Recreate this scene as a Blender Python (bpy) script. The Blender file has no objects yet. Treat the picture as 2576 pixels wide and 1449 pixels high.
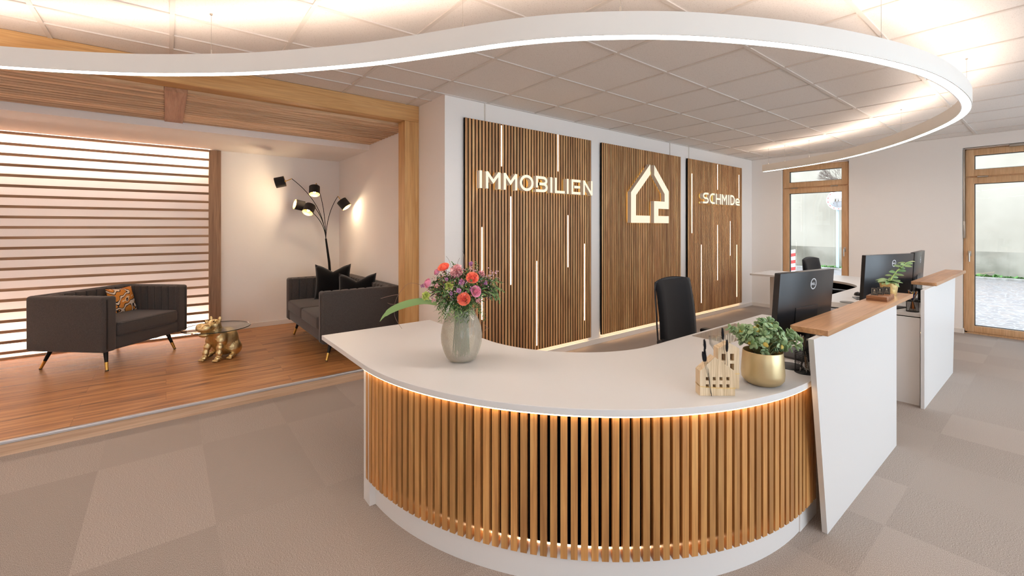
import bpy, bmesh, math, random
from mathutils import Vector, Matrix
random.seed(7)
PI = math.pi
C = bpy.context.scene.collection
sc = bpy.context.scene

# ------------------------------------------------------------------ helpers
def lin(h):
    h = h.lstrip('#'); r = [int(h[i:i+2], 16)/255 for i in (0, 2, 4)]
    return tuple(((c/12.92) if c <= .04045 else ((c+.055)/1.055)**2.4) for c in r)+(1,)

class MB:
    def __init__(s): s.v = []; s.f = []; s.m = []
    def add(s, vs, fs, mi=0, M=None):
        o = len(s.v)
        for p in vs:
            p = Vector(p)
            s.v.append(M @ p if M else p)
        for f in fs: s.f.append(tuple(o+i for i in f)); s.m.append(mi)
        return s
    def box(s, x0, x1, y0, y1, z0, z1, mi=0, M=None):
        vs = [(x, y, z) for z in (z0, z1) for y in (y0, y1) for x in (x0, x1)]
        return s.add(vs, [(0, 2, 3, 1), (4, 5, 7, 6), (0, 1, 5, 4), (2, 6, 7, 3), (0, 4, 6, 2), (1, 3, 7, 5)], mi, M)
    def rbox(s, x0, x1, y0, y1, z0, z1, r=.01, seg=2, mi=0, M=None):
        bm = bmesh.new(); bmesh.ops.create_cube(bm, size=1)
        for v in bm.verts:
            v.co = Vector(((x0+x1)/2+v.co.x*(x1-x0), (y0+y1)/2+v.co.y*(y1-y0), (z0+z1)/2+v.co.z*(z1-z0)))
        r = min(r, .49*min(x1-x0, y1-y0, z1-z0))
        bmesh.ops.bevel(bm, geom=bm.edges[:], offset=r, segments=seg, profile=.5, affect='EDGES')
        s.bm(bm, mi, M); bm.free(); return s
    def bm(s, bm, mi=0, M=None):
        bm.verts.index_update()
        return s.add([v.co.copy() for v in bm.verts], [tuple(v.index for v in f.verts) for f in bm.faces], mi, M)
    def prism(s, pts, z0, z1, mi=0, M=None, caps=True):
        n = len(pts)
        vs = [(p[0], p[1], z0) for p in pts]+[(p[0], p[1], z1) for p in pts]
        fs = [(i, (i+1) % n, n+(i+1) % n, n+i) for i in range(n)]
        if caps: fs += [tuple(reversed(range(n))), tuple(range(n, 2*n))]
        return s.add(vs, fs, mi, M)
    def lathe(s, prof, n=24, mi=0, M=None, close=False):
        vs = []; fs = []
        for r, z in prof:
            for k in range(n):
                a = 2*PI*k/n; vs.append((r*math.cos(a), r*math.sin(a), z))
        m = len(prof)
        for i in range(m-1):
            for k in range(n):
                a = i*n+k; b = i*n+(k+1) % n
                fs.append((a, b, b+n, a+n))
        if prof[0][0] > 1e-6: fs.append(tuple(reversed(range(n))) if close else ())
        if prof[-1][0] > 1e-6: fs.append(tuple(range((m-1)*n, m*n)) if close else ())
        return s.add(vs, [f for f in fs if f], mi, M)
    def cyl(s, p, q, r, n=16, r2=None, mi=0):
        p = Vector(p); q = Vector(q); d = q-p
        M = Matrix.Translation(p) @ d.to_track_quat('Z', 'Y').to_matrix().to_4x4()
        r2 = r if r2 is None else r2
        return s.lathe([(r, 0), (r2, d.length)], n, mi, M, close=True)
    def tube(s, pts, r, n=8, rs=None, mi=0):
        pts = [Vector(p) for p in pts]; vs = []; fs = []
        up = Vector((0, 0, 1)); prev = None
        for i, p in enumerate(pts):
            t = (pts[min(i+1, len(pts)-1)]-pts[max(i-1, 0)]).normalized()
            if prev is None:
                a = t.orthogonal().normalized()
            else:
                a = (prev-t*prev.dot(t)).normalized()
            prev = a; b = t.cross(a); rr = rs[i] if rs else r
            for k in range(n):
                w = 2*PI*k/n; vs.append(p+a*rr*math.cos(w)+b*rr*math.sin(w))
        m = len(pts)
        for i in range(m-1):
            for k in range(n):
                a = i*n+k; b = i*n+(k+1) % n
                fs.append((a, b, b+n, a+n))
        fs += [tuple(reversed(range(n))), tuple(range((m-1)*n, m*n))]
        return s.add(vs, fs, mi)
    def sphere(s, c, r, sx=1, sy=1, sz=1, n=12, mi=0, M=None):
        prof = [(max(r*math.sin(PI*i/n), 0 if i in (0, n) else 1e-5), -r*math.cos(PI*i/n)) for i in range(n+1)]
        prof[0] = (1e-6, -r); prof[-1] = (1e-6, r)
        T = Matrix.Translation(c) @ Matrix.Diagonal((sx, sy, sz, 1))
        return s.lathe(prof, n*2, mi, (M @ T) if M else T)
    def leaf(s, base, d, nrm, L, W, curl=.2, mi=0, seg=4, fold=.15, tip=.0):
        base = Vector(base); d = Vector(d).normalized(); nrm = Vector(nrm)
        nrm = (nrm-d*nrm.dot(d)); nrm = nrm.normalized() if nrm.length > 1e-5 else d.orthogonal().normalized()
        side = d.cross(nrm); vs = []; fs = []
        for i in range(seg+1):
            t = i/seg; w = W*.5*(math.sin(PI*min(1, t*.92+.04))**.75)
            if i == 0: w = W*.06
            if i == seg: w = W*tip*.5+W*.02
            c = base+d*L*t-nrm*curl*L*t*t
            vs += [c-side*w+nrm*w*fold, c, c+side*w+nrm*w*fold]
        for i in range(seg):
            a = i*3; fs += [(a, a+1, a+4, a+3), (a+1, a+2, a+5, a+4)]
        return s.add(vs, fs, mi)
    def mesh(s, name, mats, smooth=False, angle=40):
        me = bpy.data.meshes.new(name)
        me.from_pydata([tuple(v) for v in s.v], [], s.f); me.update()
        for m in (mats if isinstance(mats, (list, tuple)) else [mats]): me.materials.append(m)
        if any(s.m): me.polygons.foreach_set('material_index', s.m)
        bm = bmesh.new(); bm.from_mesh(me); bmesh.ops.recalc_face_normals(bm, faces=bm.faces); bm.to_mesh(me); bm.free()
        if smooth:
            me.polygons.foreach_set('use_smooth', [True]*len(me.polygons))
            try: me.set_sharp_from_angle(angle=math.radians(angle))
            except Exception: pass
        return me

def obj(name, mb, mat, parent=None, smooth=False, angle=40, loc=None, rotz=None):
    me = mb.mesh(name, mat, smooth, angle) if isinstance(mb, MB) else mb
    o = bpy.data.objects.new(name, me); C.objects.link(o)
    if parent: o.parent = parent
    if loc: o.location = loc
    if rotz is not None: o.rotation_euler = (0, 0, rotz)
    return o
def tag(o, label, cat, group=None):
    o['label'] = label; o['category'] = cat
    if group: o['group'] = group
    return o
def thing(name, label, cat, loc=(0, 0, 0), rotz=0, group=None):
    o = bpy.data.objects.new(name, None); C.objects.link(o); o.empty_display_size = .1
    o.location = loc; o.rotation_euler = (0, 0, rotz)
    return tag(o, label, cat, group)
def struct(name, mb, mat, parent=None, smooth=False):
    o = obj(name, mb, mat, parent, smooth)
    if not parent: o['kind'] = 'structure'
    return o
def dup(root, loc, rotz, label, group=None):
    r = root.copy(); C.objects.link(r); r.location = loc; r.rotation_euler = (0, 0, rotz); r['label'] = label
    if group: r['group'] = group
    for ch in list(root.children):
        c = ch.copy(); C.objects.link(c); c.parent = r
        for g in ch.children:
            d = g.copy(); C.objects.link(d); d.parent = c
    return r

# ------------------------------------------------------------------ materials
def newmat(name):
    m = bpy.data.materials.new(name); m.use_nodes = True
    nt = m.node_tree; b = nt.nodes['Principled BSDF']
    return m, nt, b
def N(nt, t, **k):
    n = nt.nodes.new(t)
    for a, v in k.items():
        if a.startswith('i_'): n.inputs[a[2:].replace('_', ' ')].default_value = v
        else: setattr(n, a, v)
    return n
def plain(name, col, rough=.5, metal=0, emit=None, es=0, spec=.5, bump=0, bscale=200, coat=0, sheen=0):
    m, nt, b = newmat(name)
    b.inputs['Base Color'].default_value = lin(col) if isinstance(col, str) else col
    b.inputs['Roughness'].default_value = rough; b.inputs['Metallic'].default_value = metal
    b.inputs['Specular IOR Level'].default_value = spec
    if coat: b.inputs['Coat Weight'].default_value = coat
    if sheen: b.inputs['Sheen Weight'].default_value = sheen
    if emit:
        b.inputs['Emission Color'].default_value = lin(emit) if isinstance(emit, str) else emit
        b.inputs['Emission Strength'].default_value = es
    if bump:
        tc = N(nt, 'ShaderNodeTexCoord'); n = N(nt, 'ShaderNodeTexNoise'); n.inputs['Scale'].default_value = bscale; n.inputs['Detail'].default_value = 3
        bp = N(nt, 'ShaderNodeBump'); bp.inputs['Strength'].default_value = bump; bp.inputs['Distance'].default_value = .004
        nt.links.new(tc.outputs['Object'], n.inputs['Vector']); nt.links.new(n.outputs['Fac'], bp.inputs['Height']); nt.links.new(bp.outputs['Normal'], b.inputs['Normal'])
    return m
def ramp(nt, stops):
    r = N(nt, 'ShaderNodeValToRGB'); e = r.color_ramp.elements
    while len(e) < len(stops): e.new(.5)
    for i, (p, c) in enumerate(stops):
        e[i].position = p; e[i].color = lin(c) if isinstance(c, str) else c
    return r
def wood(name, dark, mid, light, axis='X', rough=.45, island=.35, scale=1.0, knots=False, coord='Object'):
    m, nt, b = newmat(name); L = nt.links.new
    tc = N(nt, 'ShaderNodeTexCoord'); geo = N(nt, 'ShaderNodeNewGeometry')
    off = N(nt, 'ShaderNodeVectorMath', operation='SCALE'); off.inputs[0].default_value = (13.1, 7.7, 5.3)
    L(geo.outputs['Random Per Island'], off.inputs['Scale'])
    ad = N(nt, 'ShaderNodeVectorMath', operation='ADD'); L(tc.outputs[coord], ad.inputs[0]); L(off.outputs[0], ad.inputs[1])
    sc_ = {'X': (.9, 14, 14), 'Y': (14, .9, 14), 'Z': (14, 14, .9)}[axis]
    mp = N(nt, 'ShaderNodeMapping'); mp.inputs['Scale'].default_value = tuple(s*scale for s in sc_); L(ad.outputs[0], mp.inputs['Vector'])
    n1 = N(nt, 'ShaderNodeTexNoise'); n1.inputs['Scale'].default_value = 1.6; n1.inputs['Detail'].default_value = 6; n1.inputs['Distortion'].default_value = 1.1; L(mp.outputs[0], n1.inputs['Vector'])
    mp2 = N(nt, 'ShaderNodeMapping'); s2 = {'X': (3, 120, 120), 'Y': (120, 3, 120), 'Z': (120, 120, 3)}[axis]; mp2.inputs['Scale'].default_value = tuple(s*scale for s in s2); L(ad.outputs[0], mp2.inputs['Vector'])
    n2 = N(nt, 'ShaderNodeTexNoise'); n2.inputs['Scale'].default_value = 1.5; n2.inputs['Detail'].default_value = 3; L(mp2.outputs[0], n2.inputs['Vector'])
    r = ramp(nt, [(.28, dark), (.5, mid), (.72, light)]); L(n1.outputs['Fac'], r.inputs['Fac'])
    mx = N(nt, 'ShaderNodeMix', data_type='RGBA', blend_type='MULTIPLY'); mx.inputs['Factor'].default_value = .45
    r2 = ramp(nt, [(.3, (.55, .5, .45, 1)), (.6, (1, 1, 1, 1))]); L(n2.outputs['Fac'], r2.inputs['Fac'])
    L(r.outputs['Color'], mx.inputs['A']); L(r2.outputs['Color'], mx.inputs['B'])
    out = mx.outputs['Result']
    if island:
        hsv = N(nt, 'ShaderNodeHueSaturation')
        mr = N(nt, 'ShaderNodeMapRange'); mr.inputs['To Min'].default_value = 1-island; mr.inputs['To Max'].default_value = 1+island*.7
        L(geo.outputs['Random Per Island'], mr.inputs['Value']); L(mr.outputs[0], hsv.inputs['Value']); L(out, hsv.inputs['Color']); out = hsv.outputs['Color']
    if knots:
        vo = N(nt, 'ShaderNodeTexVoronoi'); vo.inputs['Scale'].default_value = 1.0
        mp3 = N(nt, 'ShaderNodeMapping'); s3 = {'X': (2.2, 7, 7), 'Y': (7, 2.2, 7), 'Z': (7, 7, 2.2)}[axis]; mp3.inputs['Scale'].default_value = s3
        L(ad.outputs[0], mp3.inputs['Vector']); L(mp3.outputs[0], vo.inputs['Vector'])
        rk = ramp(nt, [(.02, (.25, .16, .1, 1)), (.12, (1, 1, 1, 1))]); L(vo.outputs['Distance'], rk.inputs['Fac'])
        mk = N(nt, 'ShaderNodeMix', data_type='RGBA', blend_type='MULTIPLY'); mk.inputs['Factor'].default_value = .8
        L(out, mk.inputs['A']); L(rk.outputs['Color'], mk.inputs['B']); out = mk.outputs['Result']
    L(out, b.inputs['Base Color']); b.inputs['Roughness'].default_value = rough
    bp = N(nt, 'ShaderNodeBump'); bp.inputs['Strength'].default_value = .25; bp.inputs['Distance'].default_value = .002
    L(n2.outputs['Fac'], bp.inputs['Height']); L(bp.outputs['Normal'], b.inputs['Normal'])
    return m
def emis(name, col, s):
    m = bpy.data.materials.new(name); m.use_nodes = True; nt = m.node_tree
    nt.nodes.remove(nt.nodes['Principled BSDF']); e = N(nt, 'ShaderNodeEmission')
    e.inputs['Color'].default_value = lin(col) if isinstance(col, str) else col; e.inputs['Strength'].default_value = s
    nt.links.new(e.outputs[0], nt.nodes['Material Output'].inputs['Surface']); return m

M_wall = plain('wall_plaster', '#F1ECE7', .9, bump=.25, bscale=160, spec=.2)
M_white = plain('white_laminate', '#DBD9D7', .38, spec=.4)
M_trim = plain('white_trim', '#E4DDD5', .5)
M_lampbody = plain('lamp_white_aluminium', '#F3F1EC', .45)
M_black = plain('black_plastic', '#141416', .38)
M_blackmetal = plain('black_metal', '#17130F', .4, .6)
M_felt = plain('black_felt', '#0B0908', .95, spec=.1)
M_steel = plain('brushed_steel', '#B9B3AB', .32, .95)
M_brass = plain('brass', '#D9AE5C', .28, 1)
M_oak = wood('oak_slat', '#A8744A', '#CB9764', '#E2B67F', 'Z', .5, .2)
M_oakdesk = wood('oak_slat_desk', '#A67443', '#BF8A50', '#D09E60', 'Z', .42, .22)
M_beam = wood('oak_beam', '#BA8A50', '#CEA066', '#DAB078', 'X', .55, 0, scale=.8)
M_post = wood('oak_post', '#BA8A50', '#CEA066', '#DAB078', 'Z', .55, 0, scale=.8)
M_slatH = wood('oak_slat_horizontal', '#86664A', '#A5815F', '#B8977A', 'X', .6, .18)
M_slatV = wood('oak_board_vertical', '#7E5F45', '#96755A', '#A98868', 'Z', .6, .1)
M_slatC = wood('oak_ceiling_slat', '#B4916C', '#D6B48E', '#EACDA8', 'X', .6, .25)
M_board = wood('oak_cross_board', '#A5785A', '#BA8C6C', '#C69A7C', 'Y', .55, 0)
M_top = wood('oak_shelf', '#A0744E', '#B98B62', '#C89C74', 'X', .35, 0, knots=False, scale=.7)
M_riser = wood('riser_oak', '#B8957A', '#CEAB8C', '#DABB9E', 'X', .5, 0, knots=True, scale=.6)
M_frame = wood('window_oak', '#D0A579', '#D6AD82', '#DDB78E', 'Z', .45, 0, scale=1.4)

def mat_ceiling():
    m, nt, b = newmat('ceiling_tile'); L = nt.links.new
    tc = N(nt, 'ShaderNodeTexCoord'); v = N(nt, 'ShaderNodeTexNoise'); v.inputs['Scale'].default_value = 150; v.inputs['Detail'].default_value = 2
    L(tc.outputs['Object'], v.inputs['Vector']); r = ramp(nt, [(.34, '#D6CFC8'), (.42, '#E4DED8')]); L(v.outputs['Fac'], r.inputs['Fac'])
    L(r.outputs['Color'], b.inputs['Base Color']); b.inputs['Roughness'].default_value = .95; b.inputs['Specular IOR Level'].default_value = .1
    return m
M_ceil = mat_ceiling()
M_grid = plain('ceiling_grid_white', '#D6CEC6', .6)

def mat_carpet():
    m, nt, b = newmat('carpet_tile'); L = nt.links.new
    tc = N(nt, 'ShaderNodeTexCoord')
    mp = N(nt, 'ShaderNodeMapping'); mp.inputs['Location'].default_value = (-.19/.505, -.54, 0); mp.inputs['Scale'].default_value = (1/.505, 1, 1); L(tc.outputs['Object'], mp.inputs['Vector'])
    fl = N(nt, 'ShaderNodeVectorMath', operation='FLOOR'); L(mp.outputs[0], fl.inputs[0])
    wn = N(nt, 'ShaderNodeTexWhiteNoise', noise_dimensions='2D'); L(fl.outputs[0], wn.inputs['Vector'])
    sx = N(nt, 'ShaderNodeSeparateXYZ'); L(fl.outputs[0], sx.inputs[0])
    ad = N(nt, 'ShaderNodeMath', operation='ADD'); L(sx.outputs[0], ad.inputs[0]); L(sx.outputs[1], ad.inputs[1])
    md = N(nt, 'ShaderNodeMath', operation='PINGPONG'); md.inputs[1].default_value = 1; L(ad.outputs[0], md.inputs[0])
    # two weave directions
    w1 = N(nt, 'ShaderNodeMapping'); w1.inputs['Scale'].default_value = (620, 240, 1); L(tc.outputs['Object'], w1.inputs['Vector'])
    w2 = N(nt, 'ShaderNodeMapping'); w2.inputs['Scale'].default_value = (240, 620, 1); L(tc.outputs['Object'], w2.inputs['Vector'])
    n1 = N(nt, 'ShaderNodeTexNoise'); n1.inputs['Scale'].default_value = 1; n1.inputs['Detail'].default_value = 2; L(w1.outputs[0], n1.inputs['Vector'])
    n2 = N(nt, 'ShaderNodeTexNoise'); n2.inputs['Scale'].default_value = 1; n2.inputs['Detail'].default_value = 2; L(w2.outputs[0], n2.inputs['Vector'])
    mx = N(nt, 'ShaderNodeMix', data_type='FLOAT'); L(md.outputs[0], mx.inputs['Factor']); L(n1.outputs['Fac'], mx.inputs['A']); L(n2.outputs['Fac'], mx.inputs['B'])
    r = ramp(nt, [(.3, '#736962'), (.5, '#A0958D'), (.7, '#C9BFB8')]); L(mx.outputs['Result'], r.inputs['Fac'])
    # slow soiling patches
    n3 = N(nt, 'ShaderNodeTexNoise'); n3.inputs['Scale'].default_value = 1.3; L(tc.outputs['Object'], n3.inputs['Vector'])
    mr = N(nt, 'ShaderNodeMapRange'); mr.inputs['To Min'].default_value = .94; mr.inputs['To Max'].default_value = 1.04; L(wn.outputs['Value'], mr.inputs['Value'])
    mr2 = N(nt, 'ShaderNodeMapRange'); mr2.inputs['To Min'].default_value = .965; mr2.inputs['To Max'].default_value = 1.03; L(md.outputs[0], mr2.inputs['Value'])
    mu = N(nt, 'ShaderNodeMath', operation='MULTIPLY'); L(mr.outputs[0], mu.inputs[0]); L(mr2.outputs[0], mu.inputs[1])
    hs = N(nt, 'ShaderNodeHueSaturation'); L(r.outputs['Color'], hs.inputs['Color']); L(mu.outputs[0], hs.inputs['Value'])
    L(hs.outputs['Color'], b.inputs['Base Color']); b.inputs['Roughness'].default_value = .95; b.inputs['Specular IOR Level'].default_value = .15
    bp = N(nt, 'ShaderNodeBump'); bp.inputs['Strength'].default_value = .35; bp.inputs['Distance'].default_value = .002
    L(mx.outputs['Result'], bp.inputs['Height']); L(bp.outputs['Normal'], b.inputs['Normal'])
    return m
M_carpet = mat_carpet()

def mat_laminate():
    m, nt, b = newmat('laminate_planks'); L = nt.links.new
    tc = N(nt, 'ShaderNodeTexCoord')
    br = N(nt, 'ShaderNodeTexBrick'); br.offset = .37; br.inputs['Scale'].default_value = 1; br.inputs['Brick Width'].default_value = 1.38; br.inputs['Row Height'].default_value = .19
    br.inputs['Mortar Size'].default_value = .0012; br.inputs['Mortar Smooth'].default_value = .2; br.inputs['Color1'].default_value = (0, 0, 0, 1); br.inputs['Color2'].default_value = (1, 1, 1, 1); br.inputs['Mortar'].default_value = (.5, .5, .5, 1)
    L(tc.outputs['Object'], br.inputs['Vector'])
    off = N(nt, 'ShaderNodeVectorMath', operation='MULTIPLY_ADD'); L(br.outputs['Color'], off.inputs[0]); off.inputs[1].default_value = (7, 3, 9); L(tc.outputs['Object'], off.inputs[2])
    mp = N(nt, 'ShaderNodeMapping'); mp.inputs['Scale'].default_value = (1.1, 13, 1); L(off.outputs[0], mp.inputs['Vector'])
    n1 = N(nt, 'ShaderNodeTexNoise'); n1.inputs['Scale'].default_value = 1.5; n1.inputs['Detail'].default_value = 5; n1.inputs['Distortion'].default_value = .8; L(mp.outputs[0], n1.inputs['Vector'])
    r = ramp(nt, [(.27, '#5E3B22'), (.40, '#9C6B42'), (.56, '#BC8755'), (.78, '#CB9A68')]); L(n1.outputs['Fac'], r.inputs['Fac'])
    mp2 = N(nt, 'ShaderNodeMapping'); mp2.inputs['Scale'].default_value = (4, 130, 1); L(off.outputs[0], mp2.inputs['Vector'])
    n2 = N(nt, 'ShaderNodeTexNoise'); n2.inputs['Scale'].default_value = 1; n2.inputs['Detail'].default_value = 3; L(mp2.outputs[0], n2.inputs['Vector'])
    r2 = ramp(nt, [(.3, (.7, .62, .55, 1)), (.55, (1, 1, 1, 1))]); L(n2.outputs['Fac'], r2.inputs['Fac'])
    mx = N(nt, 'ShaderNodeMix', data_type='RGBA', blend_type='MULTIPLY'); mx.inputs['Factor'].default_value = .5; L(r.outputs['Color'], mx.inputs['A']); L(r2.outputs['Color'], mx.inputs['B'])
    mk = N(nt, 'ShaderNodeMix', data_type='RGBA', blend_type='MULTIPLY'); mk.inputs['Factor'].default_value = 1
    rk = ramp(nt, [(0, (1, 1, 1, 1)), (1, (.45, .4, .35, 1))]); L(br.outputs['Fac'], rk.inputs['Fac']); L(mx.outputs['Result'], mk.inputs['A']); L(rk.outputs['Color'], mk.inputs['B'])
    L(mk.outputs['Result'], b.inputs['Base Color']); b.inputs['Roughness'].default_value = .36; b.inputs['Specular IOR Level'].default_value = .4
    bp = N(nt, 'ShaderNodeBump'); bp.inputs['Strength'].default_value = .12; bp.inputs['Distance'].default_value = .002; L(n2.outputs['Fac'], bp.inputs['Height']); L(bp.outputs['Normal'], b.inputs['Normal'])
    return m
M_lam = mat_laminate()

def mat_fabric(name, c1, c2, sc_=420):
    m, nt, b = newmat(name); L = nt.links.new
    tc = N(nt, 'ShaderNodeTexCoord'); n = N(nt, 'ShaderNodeTexNoise'); n.inputs['Scale'].default_value = sc_; n.inputs['Detail'].default_value = 2
    L(tc.outputs['Object'], n.inputs['Vector']); r = ramp(nt, [(.35, c1), (.65, c2)]); L(n.outputs['Fac'], r.inputs['Fac']); L(r.outputs['Color'], b.inputs['Base Color'])
    b.inputs['Roughness'].default_value = .92; b.inputs['Sheen Weight'].default_value = .15; b.inputs['Specular IOR Level'].default_value = .2
    bp = N(nt, 'ShaderNodeBump'); bp.inputs['Strength'].default_value = .3; bp.inputs['Distance'].default_value = .002; L(n.outputs['Fac'], bp.inputs['Height']); L(bp.outputs['Normal'], b.inputs['Normal'])
    return m
M_sofa = mat_fabric('charcoal_fabric', '#353130', '#57504C')
M_velvet = mat_fabric('black_velvet', '#060506', '#100D0E', 200)
M_mesh = mat_fabric('black_chair_fabric', '#0C0D10', '#1C1D22', 600)

def mat_glass(name, tint=(1, 1, 1, 1), refl=1.0):
    m = bpy.data.materials.new(name); m.use_nodes = True; nt = m.node_tree; L = nt.links.new
    nt.nodes.remove(nt.nodes['Principled BSDF'])
    t = N(nt, 'ShaderNodeBsdfTransparent'); t.inputs['Color'].default_value = tint
    g = N(nt, 'ShaderNodeBsdfGlossy'); g.inputs['Roughness'].default_value = .02
    lw = N(nt, 'ShaderNodeFresnel'); lw.inputs['IOR'].default_value = 1.45
    mu = N(nt, 'ShaderNodeMath', operation='MULTIPLY'); mu.inputs[1].default_value = refl; L(lw.outputs[0], mu.inputs[0])
    mx = N(nt, 'ShaderNodeMixShader'); L(mu.outputs[0], mx.inputs[0]); L(t.outputs[0], mx.inputs[1]); L(g.outputs[0], mx.inputs[2])
    L(mx.outputs[0], nt.nodes['Material Output'].inputs['Surface']); return m
M_glass = mat_glass('window_glass', (.97, .98, .98, 1), .8)
M_plexi = mat_glass('clear_acrylic', (.95, .945, .93, 1), .5)
def mat_vase(name='studded_glass', tint=(.988, .978, .955, 1), milk=.24, mc='#FFF8EC', refl=.5):
    m = mat_glass(name, tint, refl); nt = m.node_tree; L = nt.links.new
    out = nt.nodes['Material Output']; src = out.inputs['Surface'].links[0].from_socket
    d = N(nt, 'ShaderNodeBsdfDiffuse'); d.inputs['Color'].default_value = lin(mc)
    tr = N(nt, 'ShaderNodeBsdfTranslucent'); tr.inputs['Color'].default_value = lin(mc)
    a = N(nt, 'ShaderNodeMixShader'); a.inputs[0].default_value = .5; L(d.outputs[0], a.inputs[1]); L(tr.outputs[0], a.inputs[2])
    x = N(nt, 'ShaderNodeMixShader'); x.inputs[0].default_value = milk; L(src, x.inputs[1]); L(a.outputs[0], x.inputs[2]); L(x.outputs[0], out.inputs['Surface'])
    return m
M_vase = mat_vase()
M_gold = plain('gold_leaf', '#E2CB98', .36, 1, bump=.8, bscale=70)
M_goldpot = plain('satin_gold', '#CDB98F', .4, .88)
M_goldpot2 = plain('hammered_gold_foil', '#DDC88E', .36, .8, bump=.5, bscale=30)
M_screen = plain('monitor_back_black', '#15161A', .3)
M_letter = plain('letter_acrylic_side', '#E9E3D8', .6)
M_letterface = plain('letter_acrylic_face', '#F2EAD6', .5, emit='#FFEFC8', es=.36)
M_halo = emis('halo_led', '#FFDC70', 2.2)
M_led = emis('led_strip_warm', '#FFE3C2', 9)
M_led_base = emis('led_strip_base', '#FFD2A0', 16)
M_ringdown = emis('ring_led_down', '#FFF4EA', 21)
M_ringup = emis('ring_led_up', '#FFE6D2', 18)
M_cove = emis('cove_led', '#FFEADD', 46)
M_desk_led = emis('desk_led', '#FFD2A0', 9)
M_bulb = emis('bulb', '#FFE8C0', 14)

# ------------------------------------------------------------------ dimensions
H = 1.433; ZC = 2.682
XW = 8.50; YW = 3.60; XP = 2.045; YB = 6.78; HP = .09; YP = 4.13
XL = -3.3; YS = -2.4

# ------------------------------------------------------------------ room
struct('floor', MB().box(XL-.2, XW+.12, YS-.2, YP+.02, -.12, 0), M_carpet)
fp = struct('floor_platform', MB().box(XL-.2, XP, YP+.012, YB+.2, 0, HP-.001), M_lam)
struct('trim_1', MB().box(XL, XP, YP, YP+.012, 0, HP-.014), M_riser)
struct('trim_2', MB().rbox(XL, XP-.158, YP-.006, YP+.022, HP-.016, HP+.004, .004), plain('step_edge_aluminium', '#D5D6D8', .3, .7))
cl = struct('ceiling', MB().box(XL-.2, XW+.25, YS-.2, YP+.17, ZC, ZC+.1), M_ceil)
g = MB()
x = .029-.625*6
while x < XW:
    if x > XL: g.box(x-.012, x+.012, YS, (YP if x < XP else YW), ZC-.007, ZC+.001)
    x += .625
y = .1146-.625*5
while y < YP:
    if y > YS: g.box(XL, (XW if y < YW else XP), y-.012, y+.012, ZC-.0075, ZC+.001)
    y += .625
g.box(XL, XW, YW-.02, YW, ZC-.008, ZC+.001); g.box(XW-.02, XW, YS, YW, ZC-.008, ZC+.001)
obj('ceiling_grid', g, M_grid, cl)
struct('wall_back', MB().box(XP, XW+.3, YW, YW+.15, 0, ZC+.1), M_wall)
struct('wall_alcove_right', MB().box(XP, XP+.15, YW+.15, YB+.15, 0, ZC+.1), M_wall)
struct('wall_alcove_back', MB().box(.49, XP+.05, YB, YB+.25, 0, ZC+.1).box(XL-.1, .49, YB+.10, YB+.25, 0, ZC+.1).box(XL-.1, .49, YB, YB+.10, 2.425, ZC+.1), M_wall)
struct('wall_left', MB().box(XL-.15, XL, YS-.15, YB+.15, 0, ZC+.1), M_wall)
# window wall with two french windows: openings y 2.135..3.12 and -.12..0.87
w = MB(); TW = .30; OT = 2.515
for (a, b2) in ((YS-.1, -.14), (.87, 2.132), (3.10, YW+.15)): w.box(XW, XW+TW, a, b2, 0, ZC+.1)
for (a, b2) in ((-.14, .87), (2.132, 3.10)): w.box(XW, XW+TW, a, b2, OT, ZC+.1)
struct('wall_right', w, M_wall)
# street-side front wall behind the camera with unseen shop windows added for more daylight
w = MB()
wins = [(-2.6, -.4), (1.2, 4.4), (4.8, 8.2)]
xs = [XL-.15]+[t for q in wins for t in q]+[XW+.3]
for i in range(0, len(xs), 2): w.box(xs[i], xs[i+1], YS-.25, YS, 0, ZC+.1)
for a, b2 in wins: w.box(a, b2, YS-.25, YS, 2.5, ZC+.1); w.box(a, b2, YS-.25, YS, 0, .12)
struct('wall_front', w, M_wall)
for k, (a, b2) in enumerate(wins):
    f = MB()
    f.box(a, b2, YS-.16, YS-.09, .12, .2).box(a, b2, YS-.16, YS-.09, 2.42, 2.5).box(a, a+.08, YS-.16, YS-.09, .2, 2.42).box(b2-.08, b2, YS-.16, YS-.09, .2, 2.42)
    mm = (a+b2)/2; f.box(mm-.04, mm+.04, YS-.16, YS-.09, .2, 2.42)
    wf = struct('window_%d' % (k+2), f, M_frame)
    obj('pane', MB().box(a+.06, mm-.02, YS-.13, YS-.125, .18, 2.44), M_glass, wf)
    obj('pane', MB().box(mm+.02, b2-.06, YS-.13, YS-.125, .18, 2.44), M_glass, wf)
# baseboards
struct('baseboard_back', MB().box(XP+.0, XW, YW-.014, YW, 0, .06), M_trim)
b_ = MB(); b_.box(XW-.014, XW, .87, 2.13, 0, .06).box(XW-.014, XW, 3.10, YW-.015, 0, .06).box(XW-.014, XW+.1, .856, .872, 0, .06)
struct('baseboard_right', b_, M_trim)
struct('baseboard_alcove', MB().box(.552, XP, YB-.014, YB, HP, HP+.06), M_trim)

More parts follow.
